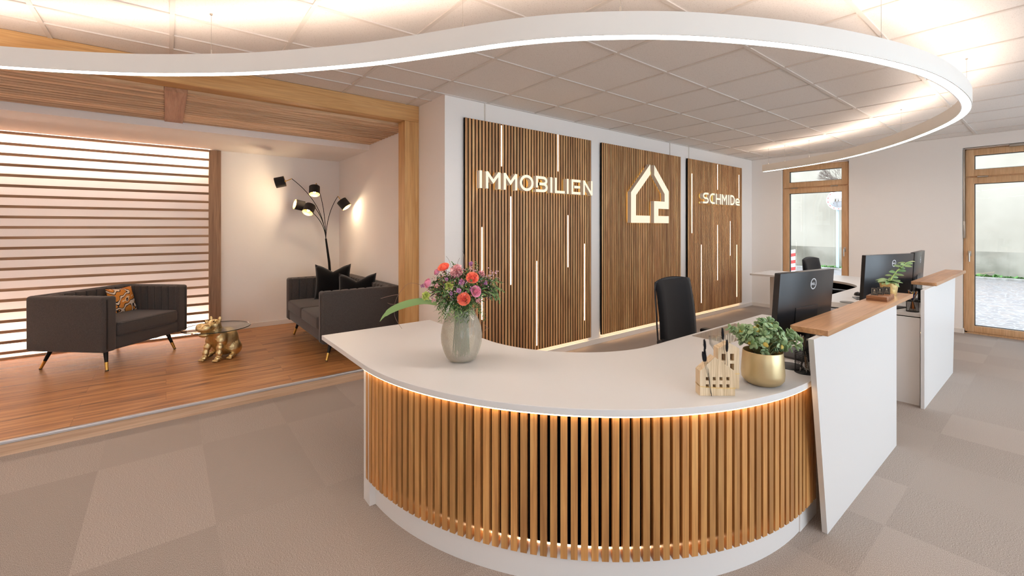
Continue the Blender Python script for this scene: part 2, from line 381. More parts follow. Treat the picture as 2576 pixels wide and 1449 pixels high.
# soffit and alcove ceiling
struct('ceiling_alcove', MB().box(XL, XP, 5.54, YB, 2.425, 2.60), M_wall)
t = thing('wooden_ceiling_panel', 'brown oak slatted ceiling panel between the beam and white soffit', 'ceiling panel', (0, 4.29, 2.49))
m = MB(); yy = .005
while yy < 1.2:
    m.box(-3.28, -.012, yy, yy+.058, 0, .045); m.box(.135, 2.04, yy, yy+.058, 0, .045); yy += .0885
obj('slats', m, M_slatC, t)
obj('cross_board', MB().box(-.01, .133, 0, 1.245, -.004, .05), M_board, t)
obj('backing_board', MB().box(-3.28, 2.04, 0, 1.245, .05, .062), M_slatC, t)
t = tag(obj('ceiling_beam', MB().rbox(XL, XP-.001, YP, YP+.155, 2.516, ZC-.002, .003, 1), M_beam), 'long light oak beam running along the ceiling edge above the step', 'beam')
t = tag(obj('wooden_post', MB().rbox(1.888, XP-.001, YP, YP+.155, 0, 2.515, .003, 1), M_post), 'light oak post at the alcove opening beside the white wall', 'post')

# ------------------------------------------------------------------ backlit slat wall in the alcove
t = thing('slat_screen', 'backlit screen of horizontal oak slats on the alcove wall behind the left sofa', 'slat wall', (0, YB, HP))
m = MB(); z = .05
k = 0
while z < 2.25:
    m.box(-3.25, .424, -.080, -.058, z, z+.028); z += .1068; k += 1
obj('slats', m, M_slatH, t)
obj('top_board', MB().box(-3.25, .424, -.085, -.050, 2.30, 2.328), M_slatH, t)
obj('bottom_board', MB().box(-3.25, .424, -.085, -.050, 0, .018), M_slatH, t)
obj('side_board', MB().rbox(.425, .552, -.087, 0, 0, 2.325, .002, 1), M_slatV, t)
for xx in (-2.8, -1.6): obj('batten', MB().box(xx, xx+.03, -.058, -.03, 0, 2.3), M_slatV, t)
obj('upper_light_strip', MB().box(-3.25, .42, -.03, .03, 2.318, 2.3225), M_cove, t)
obj('lower_light_strip', MB().box(-3.25, .42, -.03, .03, .004, .008), M_cove, t)

# ------------------------------------------------------------------ logo wall panels
def slat_panel(x0, leds, label):
    t = thing('slatted_wall_cladding', label, 'wall panel', (x0, YW, .106), 0, 'acoustic slat panels on the white wall')
    W = 1.80; Hh = 2.382
    obj('felt_backing', MB().box(0, W, -.035, -.015, 0, Hh), M_felt, t)
    m = MB()
    for k in range(45):
        m.box(k*.04+.004, k*.04+.030, -.0400, -.035, 0, Hh)
    obj('slats', m, M_oak, t)
    for (xx, za, zb) in leds:
        k = round((xx-x0-.0375)/.04); cx = k*.04+.037
        obj('light_strip', MB().box(cx-.0055, cx+.0055, -.0395, -.0352, za-.106, zb-.106), M_led, t)
    for xx in (.3, 1.5): obj('mounting_batten', MB().box(xx, xx+.05, -.015, 0, .15, Hh-.1), M_felt, t)
    obj('base_light', MB().box(.02, W-.02, -.014, -.005, .004, .012), M_led_base, t)
    return t
slat_panel(2.242, [(2.68, 2.06, 2.473), (3.486, 2.072, 2.485), (2.805, .843, 1.755), (3.645, .978, 1.575), (2.447, .529, 1.437), (3.169, .154, 1.069), (3.938, .328, 1.239)],
           'left slatted oak wall panel behind the flower vase, carrying the long illuminated word')
slat_panel(4.232, [], 'middle slatted oak wall panel with the illuminated house emblem and no light lines')
slat_panel(6.222, [(6.344, 1.35, 2.263), (7.141, 2.062, 2.474), (7.901, 1.951, 2.36), (6.63, .247, 1.163), (7.145, .567, 1.476), (7.572, .957, 1.543), (7.815, .226, 1.134)],
           'right slatted oak wall panel nearest the window, with the shorter illuminated name')
# white cables from the ceiling to the panels
for x_, lb in ((2.50, 'white cable channel above the left slat panel'), (5.79, 'white cable channel above the middle slat panel'), (6.31, 'white cable channel above the right slat panel')):
    tag(obj('cable_channel', MB().box(x_-.006, x_+.006, YW-.012, YW, 2.489, ZC-.009), M_trim), lb, 'cable channel', 'cable channels on the white wall')

# letters as mitred ribbons
def ribbon(mb, pts, w, closed, tf, y0, y1, miter=1.6):
    n = len(pts); P = [Vector((p[0], p[1])) for p in pts]; Lp = []; Rp = []
    for i in range(n):
        if closed: a = P[i-1]; c = P[(i+1) % n]
        else: a = P[i-1] if i else None; c = P[i+1] if i < n-1 else None
        p = P[i]
        d1 = (p-a).normalized() if a is not None else None; d2 = (c-p).normalized() if c is not None else None
        if d1 is None: d1 = d2
        if d2 is None: d2 = d1
        n1 = Vector((-d1.y, d1.x)); n2 = Vector((-d2.y, d2.x)); b = (n1+n2)
        b = b.normalized() if b.length > 1e-6 else n1
        k = min(miter, 1/max(.2, b.dot(n1)))
        Lp.append(p+b*w/2*k); Rp.append(p-b*w/2*k)
    m = n if closed else n-1
    for i in range(m):
        j = (i+1) % n
        q = [Lp[i], Lp[j], Rp[j], Rp[i]]
        vs = [tf(v.x, v.y, y0) for v in q]+[tf(v.x, v.y, y1) for v in q]
        mb.add(vs, [(0, 1, 2, 3)], 1); mb.add(vs, [(4, 5, 6, 7), (0, 1, 5, 4), (2, 3, 7, 6)]+([(3, 0, 4, 7)] if (i == 0 and not closed) else [])+([(1, 2, 6, 5)] if (i == m-1 and not closed) else []), 0)
def arc(cx, cy, rx, ry, a0, a1, n=10):
    return [(cx+rx*math.cos(math.radians(a0+(a1-a0)*i/n)), cy+ry*math.sin(math.radians(a0+(a1-a0)*i/n))) for i in range(n+1)]
S_ = .17
def glyph(ch, w):  # strokes in box [0,w]x[0,1], stroke width S_
    h = S_/2; lo, hi = h, 1-h
    if ch == 'I': return [([(w/2, 0), (w/2, 1)], 0)]
    if ch == 'M': return [([(h, 0), (h, 1-.02)], 0), ([(w-h, 0), (w-h, 1-.02)], 0), ([(h*.9, .95), (w/2, .42), (w-h*.9, .95)], 0)]
    if ch == 'N': return [([(h, 0), (h, 1)], 0), ([(w-h, 0), (w-h, 1)], 0), ([(h, .95), (w-h, .05)], 0)]
    if ch == 'L': return [([(h, 1), (h, h), (w, h)], 0)]
    if ch == 'E': return [([(w, hi), (h, hi), (h, lo), (w, lo)], 0), ([(w*.3, .5), (w*.95, .5)], 0)]
    if ch == 'O': return [(arc(w/2, .5, w/2-h, .5-h, 0, 346, 28), 1)]
    if ch == 'B': return [([(h, .27), (h, hi)]+arc(w*.62, .735, w*.38-h, .735-.5-.0, 90, 0, 6)[0:0]+[(w*.6, hi)]+arc(w*.62, .715, w*.3, .2, 90, -90, 8)+[(w*.3, .515)], 0), (([(w*.3, .515)]+arc(w*.66, .3, w*.34-h*.6, .215, 90, -90, 8)+[(0, .085)]), 0)]
    if ch == 'S': return [([(w, hi)]+arc(w*.45, .7, w*.45-h, .3-h, 90, 270, 8)+arc(w*.55, .29, w*.45-h, .29-h, 90, -90, 8)+[(0, lo)], 0)]
    if ch == 'C': return [([(w, hi)]+arc(w*.62, .5, w*.62-h, .5-h, 90, 270, 12)+[(w, lo)], 0)]
    if ch == 'H': return [([(h, 0), (h, 1)], 0), ([(w-h, 0), (w-h, 1)], 0), ([(h, .5), (w-h, .5)], 0)]
    if ch == 'D': return [([(h, lo), (h, hi)]+arc(w*.4, .5, w*.6-h, .5-h, 90, -90, 12), 1)]
    if ch == 'e': return [([(w*.2, .33), (w-h, .33), (w-h, .45)]+arc(w*.5, .42, w*.5-h, .22, 20, 180, 8)+[(h, .3)]+arc(w*.45, .27, w*.45-h, .27-h, 180, 270, 6)+[(w, h)], 0)]
    return []
def sign(word, boxes, z0, z1, label, dz=0, sq=1):
    t = thing('illuminated_sign', label, 'sign', (boxes[0][0], 3.49, z0), 0, 'illuminated signs on the slat panels')
    X0 = boxes[0][0]; hh = z1-z0
    for i, (ch, (a, b2)) in enumerate(zip(word, boxes)):
        w_ = (b2-a)/hh
        mb = MB(); hb = MB()
        tf = lambda x_, y_, Y: (a-X0+x_*hh, Y, y_*hh)
        global S_
        for pts, cl_ in glyph(ch, w_):
            wd = min(S_, w_) if ch == 'I' else S_
            ribbon(mb, pts, wd, cl_, tf, 0, .058)
            ribbon(hb, pts, wd*.75, cl_, tf, .0605, .0625)
        for f in range(len(hb.m)): hb.m[f] = 0
        o = obj('letter', mb, [M_letter, M_letterface], t)
        obj('backlight', hb, M_halo, o)
    return t
sign('IMMOBILIEN', [(2.362, 2.393), (2.437, 2.615), (2.654, 2.829), (2.863, 3.05), (3.084, 3.248), (3.289, 3.328), (3.363, 3.516), (3.546, 3.579), (3.624, 3.773), (3.819, 3.982)], 1.815, 1.985,
     'illuminated white letters reading IMMOBILIEN on the left slat panel')
sign('SCHMIDe', [(6.541, 6.713), (6.742, 6.905), (6.943, 7.107), (7.143, 7.315), (7.359, 7.396), (7.433, 7.591), (7.617, 7.772)], 1.812, 1.982,
     'illuminated white letters reading SCHMIDe on the right slat panel')
A_ = [(4.725, 1.496), (4.725, 1.895), (5.149, 2.294), (5.149, 2.153), (4.83, 1.859), (4.83, 1.594), (5.141, 1.594), (5.141, 1.496)]
B_ = [(5.24, 2.291), (5.595, 1.946), (5.595, 1.695), (5.339, 1.695), (5.339, 1.596), (5.595, 1.596), (5.595, 1.496), (5.236, 1.496), (5.236, 1.797), (5.491, 1.797), (5.491, 1.904), (5.24, 2.152)]
t = thing('house_emblem', 'illuminated white house outline emblem in two pieces on the middle slat panel', 'sign', (4.725, 3.49, 1.496))
def poly_letter(pts, sh=0):
    q = [(x_-4.725, z_-1.496) for x_, z_ in pts]; n = len(q); mb = MB()
    bm = bmesh.new(); vv = [bm.verts.new((a, 0, c)) for a, c in q]; bm.faces.new(vv); bm.normal_update(); bmesh.ops.triangulate(bm, faces=bm.faces)
    mb.bm(bm, 1); bm2 = bm.copy()
    for v in bm2.verts: v.co.y = .058
    mb.bm(bm2, 0); bm.free(); bm2.free()
    mb.add([(a, 0, c) for a, c in q]+[(a, .058, c) for a, c in q], [(i, (i+1) % n, n+(i+1) % n, n+i) for i in range(n)], 0)
    return mb
for pts in (A_, B_):
    o = obj('emblem_piece', poly_letter(pts), [M_letter, M_letterface], t)
hb = MB()
for seg in ([(4.777, 1.51), (4.777, 1.875), (5.13, 2.21)], [(4.777, 1.545), (5.13, 1.545)], [(5.26, 2.22), (5.543, 1.925), (5.543, 1.746), (5.29, 1.746), (5.29, 1.545), (5.58, 1.545)]):
    ribbon(hb, seg, .085, False, lambda x_, y_, Y: (x_-4.725, Y, y_-1.496), .0605, .0625)
for f in range(len(hb.m)): hb.m[f] = 0
obj('backlight', hb, M_halo, t)

# ------------------------------------------------------------------ windows in the right wall
def french_window(idx, y0, y1, hardware):
    f = MB(); X0, X1 = XW+.05, XW+.13; T = 2.50
    fw = .035
    f.box(X0, X1, y0, y0+fw, .01, T).box(X0, X1, y1-fw, y1, .01, T).box(X0, X1, y0, y1, T-fw, T).box(X0, X1, y0, y1, 0, .035).box(X0+.005, X1, y0, y1, 2.098, 2.142)
    wf = struct('window_1' if idx == 1 else 'door_1', f, M_frame)
    def sash(name, za, zb, bot):
        s = MB(); st = .085; a = y0+.018; b = y1-.018; xa, xb = XW+.035, XW+.11
        s.rbox(xa, xb, a, a+st, za, zb, .006).rbox(xa, xb, b-st, b, za, zb, .006).rbox(xa, xb, a+st-.01, b-st+.01, zb-.085, zb, .006).rbox(xa, xb, a+st-.01, b-st+.01, za, za+bot, .006)
        s.box(XW+.06, XW+.1, a+st, a+st+.006, za+bot, zb-.085, 1).box(XW+.06, XW+.1, b-st-.006, b-st, za+bot, zb-.085, 1).box(XW+.06, XW+.1, a+st, b-st, zb-.091, zb-.085, 1).box(XW+.06, XW+.1, a+st, b-st, za+bot, za+bot+.006, 1)
        o = obj(name, s, [M_frame, plain('glazing_gasket', '#2B2A2A', .6)], wf, True, 30)
        obj('pane', MB().box(XW+.078, XW+.084, a+st, b-st, za+bot, zb-.085), M_glass, o)
        return o
    up = sash('upper_sash', 2.125, T-.012, .09); lo = sash('lower_sash', .028, 2.108, .085)
    for yy in (y0+.2, y1-.18): obj('hinge', MB().rbox(XW+.02, XW+.045, yy-.05, yy+.05, 2.108, 2.122, .004), M_steel, wf)
    h = MB(); hy = (y0 if idx == 1 else y1)+(.06 if idx == 1 else -.06)
    h.rbox(XW+.024, XW+.036, hy-.016, hy+.016, 1.05, 1.12, .006); h.cyl((XW+.03, hy, 1.09), (XW-.02, hy, 1.09), .009, 12)
    h.tube([(XW-.02, hy, 1.095), (XW-.026, hy, 1.07), (XW-.026, hy+(.0), .975)], .009, 10)
    obj('handle', h, M_steel, lo, True)
    return wf, up, lo
french_window(1, 2.135, 3.095, 0)
wf, up, lo = french_window(2, -.135, .865, 1)
r_ = MB(); r_.rbox(XW+.012, XW+.034, .848, .866, 1.29, 2.50, .003); r_.rbox(XW+.008, XW+.034, .844, .868, 1.29, 1.52, .004); r_.rbox(XW+.012, XW+.034, -.1, .85, 2.50, 2.512, .003); r_.rbox(XW+.0, XW+.034, .3, .45, 2.475, 2.505, .006)
obj('opener_rod', r_, M_steel, wf, True)

# ------------------------------------------------------------------ outside
def mat_cobble():
    m, nt, b = newmat('cobbles'); L = nt.links.new
    tc = N(nt, 'ShaderNodeTexCoord'); v = N(nt, 'ShaderNodeTexVoronoi', feature='DISTANCE_TO_EDGE'); v.inputs['Scale'].default_value = 9
    v2 = N(nt, 'ShaderNodeTexVoronoi'); v2.inputs['Scale'].default_value = 9
    L(tc.outputs['Object'], v.inputs['Vector']); L(tc.outputs['Object'], v2.inputs['Vector'])
    r = ramp(nt, [(.0, '#D8D8DA'), (.06, '#D8D8DA'), (.1, '#FFFFFF')]); L(v.outputs['Distance'], r.inputs['Fac'])
    s = N(nt, 'ShaderNodeSeparateColor'); L(v2.outputs['Color'], s.inputs['Color'])
    r2 = ramp(nt, [(0, '#716C6E'), (.5, '#7D7573'), (1, '#8A7B74')]); L(s.outputs['Red'], r2.inputs['Fac'])
    mx = N(nt, 'ShaderNodeMix', data_type='RGBA'); rr = ramp(nt, [(.04, (0, 0, 0, 1)), (.1, (1, 1, 1, 1))]); L(v.outputs['Distance'], rr.inputs['Fac'])
    L(rr.outputs['Color'], mx.inputs['Factor']); mx.inputs['A'].default_value = lin('#959090'); L(r2.outputs['Color'], mx.inputs['B'])
    L(mx.outputs['Result'], b.inputs['Base Color']); b.inputs['Roughness'].default_value = .35
    bp = N(nt, 'ShaderNodeBump'); bp.inputs['Strength'].default_value = .4; bp.inputs['Distance'].default_value = .02; L(v.outputs['Distance'], bp.inputs['Height']); L(bp.outputs['Normal'], b.inputs['Normal'])
    return m
def mat_render(name, base, dirt, sc_=1.2, lo=.4, hi=.65):
    m, nt, b = newmat(name); L = nt.links.new
    tc = N(nt, 'ShaderNodeTexCoord'); n = N(nt, 'ShaderNodeTexNoise'); n.inputs['Scale'].default_value = sc_; n.inputs['Detail'].default_value = 8
    L(tc.outputs['Object'], n.inputs['Vector']); r = ramp(nt, [(lo, dirt), (hi, base)]); L(n.outputs['Fac'], r.inputs['Fac']); L(r.outputs['Color'], b.inputs['Base Color']); b.inputs['Roughness'].default_value = .95
    return m
struct('street', MB().box(XW+.3, 18.2, -14, 16, -.14, -.02), mat_cobble())
t = thing('building', 'white plastered house wall with grey stained plinth across the cobbled street', 'building', (19, 4, 0))
t.rotation_euler = (0, 0, math.radians(-2))
obj('wall', MB().box(0, .4, -16, 14, .73, 5.2), mat_render('white_render', '#A39A8C', '#968D7F', .6), t)
obj('plinth', MB().box(-.04, .4, -16, 14, -.2, .73), mat_render('grey_plinth', '#958D80', '#6E675A', 1.0), t)
kerb = struct('pavement_edge', MB().rbox(18.05, 18.25, -14, 16, -.1, .04, .02), mat_render('kerb_stone', '#95918B', '#7A756D', 6))
struct('soil_strip', MB().box(18.25, 19.6, -14, 16, -.1, .0), mat_render('soil', '#6C6258', '#4A4239', 9))
M_weed = plain('weed_green', '#56803F', .7)
m = MB(); rnd = random.Random(3)
for k in range(2600):
    yy = rnd.uniform(-.5, 7.5)
    if math.sin(yy*1.9)+math.sin(yy*3.7+1) < -.2: continue
    a = rnd.uniform(0, 2*PI); p = (rnd.uniform(18.3, 18.75), yy, 0)
    m.leaf(p, (math.cos(a), math.sin(a), rnd.uniform(.3, 1.4)), (0, 0, 1), rnd.uniform(.06, .2), .05, .4, seg=2)
o = tag(obj('weeds', m, M_weed), 'low green weeds growing along the foot of the wall outside', 'plants'); o['kind'] = 'stuff'
# convex traffic mirror
t = thing('traffic_mirror', 'round convex traffic mirror with red and white rim on a grey pole', 'traffic mirror', (18.45, 4.95, 0))
obj('pole', MB().cyl((0, 0, -.02), (0, 0, 2.6), .045, 14), plain('grey_pole', '#A9B4BC', .5), t, True)
ax = Vector((-.93, -.36, -.08)).normalized(); Mm = Matrix.Translation((-.12, -.06, 2.40)) @ ax.to_track_quat('Z', 'Y').to_matrix().to_4x4()
obj('rim', MB().lathe([(.27, -.02), (.34, -.02), (.35, .03), (.27, .05)], 40, 0, Mm), plain('rim_white', '#EDEDED', .4), t, True)
obj('mirror_face', MB().lathe([(.29*math.sin(i/8*1.0)/math.sin(1.0), .13*math.cos(i/8*1.0)-.03) if i else (1e-5, .10) for i in range(9)], 40, 0, Mm), plain('mirror', '#DDE2E4', .03, 1), t, True)
M_rr = plain('red_reflector', '#C23A34', .4)
for k in range(14):
    a = 2*PI*k/14; obj('red_reflector', MB().box(-.022, .022, -.012, .012, .032, .046, M=Mm @ Matrix.Rotation(a, 4, 'Z') @ Matrix.Translation((0, .31, 0))), M_rr, t)
t = thing('warning_board', 'upright red and white striped warning post outside the left window', 'warning post', (13.52, 4.72, -.02))
for k in range(8): pass
bm_ = MB()
for k in range(8):
    z0_ = .1+k*.095
    bm_.add([(-.01, -.13, z0_), (-.01, .13, z0_-.06), (-.01, .13, z0_+.035), (-.01, -.13, z0_+.095), (.01, -.13, z0_), (.01, .13, z0_-.06), (.01, .13, z0_+.035), (.01, -.13, z0_+.095)], [(0, 1, 2, 3), (7, 6, 5, 4), (0, 4, 5, 1), (1, 5, 6, 2), (2, 6, 7, 3), (3, 7, 4, 0)], k % 2)
obj('striped_board', bm_, [plain('signal_red', '#C7352F', .5), plain('signal_white', '#EDEDED', .5)], t)
obj('foot', MB().rbox(-.1, .1, -.2, .2, 0, .06, .02), M_black, t)
# bare tree behind the mirror
m = MB(); rnd = random.Random(11)
def branch(p, d, L, r, depth):
    q = p+d*L
    m.tube([p, p+d*L*.5+Vector((rnd.uniform(-.03, .03),)*3), q], r, 5, [r, r*.8, r*.6])
    if depth:
        for k in range(3):
            nd = (d+Vector((rnd.uniform(-.6, .6), rnd.uniform(-.6, .6), rnd.uniform(-.25, .5)))).normalized(); branch(q, nd, L*.72, r*.6, depth-1)
branch(Vector((15.8, 4.02, 0)), Vector((0, 0, 1)), 2.9, .05, 0)
for k in range(9):
    a = rnd.uniform(0, 2*PI); branch(Vector((15.8, 4.02, 2.75)), Vector((math.cos(a)*.8, abs(math.sin(a))*1.3, .35)).normalized(), .30, .012, 3)
tag(obj('bare_tree', m, plain('bark', '#6B5C52', .9)), 'bare thin branched young tree beyond the left window', 'tree')

# ------------------------------------------------------------------ curved pendant lamp
outer = [(5.6, -1.2), (4.6, -1.7), (3.2, -1.95), (1.8, -1.95), (.5, -1.6), (-.6, -.9), (-1.4, .1), (-1.9, 1.2), (-2.4, 2.2), (-2.75, 2.9), (-2.75, 3.5), (-2.1, 3.86), (-1.3, 3.86), (-.72, 3.655), (-.19, 3.371), (.197, 3.065), (.449, 2.829), (.809, 2.405), (1.005, 2.119), (1.157, 1.878), (1.282, 1.68), (1.439, 1.483), (1.63, 1.298), (1.855, 1.121), (2.08, .982), (2.4, .818),  # leading points: unseen run behind the camera, added to brighten the room
         (2.74, .68), (3.114, .560), (3.493, .471), (3.93, .422), (4.427, .408), (4.85, .450), (5.30, .590), (5.908, .918), (6.424, 1.285), (6.878, 1.715), (7.25, 2.24), (7.545, 2.99)]
def catmull(P, n):
    P = [Vector(p) for p in P]; out = []
    for i in range(len(P)-1):
        p0 = P[max(i-1, 0)]; p1 = P[i]; p2 = P[i+1]; p3 = P[min(i+2, len(P)-1)]
        for k in range(n):
            t_ = k/n; out.append(.5*((2*p1)+(p2-p0)*t_+(2*p0-5*p1+4*p2-p3)*t_*t_+(3*p1-p0-3*p2+p3)*t_**3))
    out.append(P[-1]); return out
path = catmull(outer, 8)
for _ in range(12):
    path = [path[0]]+[(path[i-1]+path[i]*2+path[i+1])/4 for i in range(1, len(path)-1)]+[path[-1]]
def offs(path, d):
    r = []
    for i, p in enumerate(path):
        t_ = (path[min(i+1, len(path)-1)]-path[max(i-1, 0)]).normalized(); r.append(p+Vector((-t_.y, t_.x))*d)
    return r
def sweep_box(d0, d1, z0, z1):
    a = offs(path, d0); b = offs(path, d1); mb = MB(); n = len(path)
    vs = []
    for i in range(n): vs += [(a[i].x, a[i].y, z0), (b[i].x, b[i].y, z0), (b[i].x, b[i].y, z1), (a[i].x, a[i].y, z1)]
    fs = []
    for i in range(n-1):
        o_ = i*4
        for k in range(4): fs.append((o_+k, o_+(k+1) % 4, o_+4+(k+1) % 4, o_+4+k))
    fs += [(0, 1, 2, 3), tuple((n-1)*4+k for k in (3, 2, 1, 0))]
    return mb.add(vs, fs)
LZ0, LZ1 = 2.328, 2.437
t = thing('pendant_light', 'large white curved pendant light swinging in an S shape below the ceiling', 'pendant lamp', (0, 0, 0))
hs_ = sweep_box(0, .006, LZ0, LZ1); b2_ = sweep_box(.054, .06, LZ0, LZ1); b3_ = sweep_box(.006, .054, LZ0+.03, LZ1-.03)
e1 = sweep_box(0, .06, LZ0, LZ1)
for q in (b2_, b3_): hs_.add(q.v, q.f)
p_ = path[-1]; t_ = (path[-1]-path[-2]).normalized(); nn = Vector((-t_.y, t_.x))
c4 = [p_, p_+nn*.06, p_+nn*.06+t_*.004, p_+t_*.004]; hs_.prism([(c.x, c.y) for c in c4], LZ0, LZ1)
obj('housing', hs_, M_lampbody, t, True, 30)
obj('lower_diffuser', sweep_box(.0062, .0538, LZ0+.002, LZ0+.006), M_ringdown, t)
obj('upper_diffuser', sweep_box(.0065, .0535, LZ1-.012, LZ1-.008), M_ringup, t)
cen = offs(path, .03)
for (wx, wy) in ((.209, 3.1), (1.19, 1.9), (1.68, 1.31), (3.04, .61), (4.62, .45), (6.1, 1.06), (7.28, 2.3), (7.44, 2.66), (7.52, 2.94), (-1.4, 3.85)):
    c = min(cen, key=lambda q: (q-Vector((wx, wy))).length)
    wr = obj('suspension_wire', MB().cyl((c.x, c.y, LZ1-.02), (c.x, c.y, ZC), .0011, 6), M_steel, t)
    obj('wire_fitting', MB().cyl((c.x, c.y, LZ1-.012), (c.x, c.y, LZ1+.035), .0045, 10), M_steel, wr, True)
    obj('ceiling_anchor', MB().cyl((c.x, c.y, ZC-.008), (c.x, c.y, ZC-.0005), .007, 10), M_steel, wr, True)

# ------------------------------------------------------------------ reception desks
ZT = .73; TT = .027
def arcp(cx, cy, r, a0, a1, n=40): return [(cx+r*math.cos(math.radians(a0+(a1-a0)*i/n)), cy+r*math.sin(math.radians(a0+(a1-a0)*i/n))) for i in range(n+1)]
def desk_top_outline(m):
    # unmirrored: left end at y 3.01, curve, right end at x 3.80
    p = [(.797, 3.01)]+arcp(2.342, 2.27, 1.545, 180, 270, 44)+[(3.80, .725), (3.80, 1.53)]+arcp(2.29, 2.24, .71, 270, 180, 24)+[(1.58, 3.01)]
    return [(m-x_, y_) for x_, y_ in p][::-1] if m else p
def topmesh(out, z0, z1):
    bm = bmesh.new(); vv = [bm.verts.new((a, b, z0)) for a, b in out]; f = bm.faces.new(vv)
    r = bmesh.ops.extrude_face_region(bm, geom=[f])
    for v in [e for e in r['geom'] if isinstance(e, bmesh.types.BMVert)]: v.co.z = z1
    es = [e for e in bm.edges if abs(e.verts[0].co.z-e.verts[1].co.z) < 1e-6 and e.verts[0].co.z > z0+.001]
    bmesh.ops.bevel(bm, geom=es, offset=.0015, segments=1, affect='EDGES')
    bm.normal_update(); bmesh.ops.triangulate(bm, faces=[f for f in bm.faces if len(f.verts) > 4]); m_ = MB().bm(bm); bm.free(); return m_
def ring_wall(R0, R1, a0, a1, z0, z1, n, cx=2.342, cy=2.27, mir=0):
    pts = arcp(cx, cy, R1, a0, a1, n)+arcp(cx, cy, R0, a1, a0, n)
    if mir: pts = [(mir-a, b) for a, b in pts]
    return pts
def desk(mir, label, lbl_slat):
    t = thing('reception_desk', label, 'reception desk', (0, 0, 0), 0, 'curved reception desks')
    obj('desktop', topmesh(desk_top_outline(mir), ZT-TT, ZT), M_white, t)
    fx = (lambda x_: mir-x_) if mir else (lambda x_: x_)
    def bx(mb, x0, x1, y0, y1, z0, z1):
        a, b = sorted((fx(x0), fx(x1))); return mb.box(a, b, y0, y1, z0, z1)
    pl = MB().prism(ring_wall(1.46, 1.49, 180, 270, 0, 0, 44, mir=mir), 0, .155); bx(pl, 2.342, 2.56, .775, .80, 0, .155)
    obj('plinth', pl, M_white, t, True, 30)
    fe = MB().prism(ring_wall(1.485, 1.495, 180, 270, 0, 0, 44, mir=mir), .165, ZT-TT-.012); bx(fe, 2.342, 2.46, .768, .778, .165, ZT-TT-.012)
    obj('felt_backing', fe, M_felt, t, True, 30)
    m_ = MB(); n = 60; pitch = .0402/1.512
    k = 0
    while k*pitch < PI/2:
        a = PI+(k+.35)*pitch; c, s = math.cos(a), math.sin(a); hw = .0135
        P4 = []
        for (r, sg) in ((1.495, -1), (1.522, -1), (1.522, 1), (1.495, 1)):
            P4.append((fx(2.342+r*c-sg*hw*s), 2.27+r*s+sg*hw*c))
        m_.prism(P4, .125, ZT-TT-.014); k += 1
    xx = 2.36
    while xx < 2.46: bx(m_, xx, xx+.027, .748, .775, .125, ZT-TT-.014); xx += .0402
    obj('slats', m_, M_oakdesk, t)
    obj('upper_light_strip', MB().prism(ring_wall(1.521, 1.537, 176, 270, 0, 0, 44, mir=mir), ZT-TT-.0075, ZT-TT-.0003), M_desk_led, t)
    obj('lower_light_strip', MB().prism(ring_wall(1.487, 1.4935, 181, 270, 0, 0, 44, mir=mir), .156, .1625), M_desk_led, t)
    obj('support_post', bx(MB(), .822, .856, 2.22, 2.305, 0, ZT-TT-.008), M_white, t)
    obj('inner_leg', bx(MB(), 1.115, 1.175, 2.82, 2.88, 0, ZT-TT), M_white, t)
    return t
d1 = desk(0, 'large curved white reception desk with oak slat front in the foreground', '')
d2 = desk(8.617, 'second white curved reception desk further back by the glass door', '')
# straight back / front panels
def raised_panel(x0t, x0b, x1t, x1b, d):
    t_ = [(x0b, 0), (x1b, 0), (x1t, .938), (x0t, .938)]
    mb = MB(); mb.add([(a, .69, z_) for a, z_ in t_]+[(a, .712, z_) for a, z_ in t_], [(0, 1, 2, 3), (7, 6, 5, 4), (0, 4, 5, 1), (1, 5, 6, 2), (2, 6, 7, 3), (3, 7, 4, 0)])
    return obj('front_panel', mb, M_white, d)
raised_panel(2.245, 2.425, 3.772, 3.772, d1)
raised_panel(4.69, 4.69, 6.25, 6.10, d2)
def shelf(x0, x1, y0, y1, d):
    o = obj('counter_shelf', MB().rbox(x0, x1, y0, y1, .9395, .967, .002, 1), M_top, d); o['label'] = 'oak counter shelf'; return o
shelf(2.35, 4.12, .665, .82, d1)
shelf(5.09, 6.83, .672, .835, d2)
# desk end panels (white boards closing the desks)
mb = MB().box(4.752, 4.777, .726, 1.50, 0, ZT-TT-.001)
obj('end_panel', mb, M_white, d2)
mb = MB().box(3.70, 3.725, .726, 1.45, .05, ZT-TT-.001)
obj('end_panel', mb, M_white, d1)

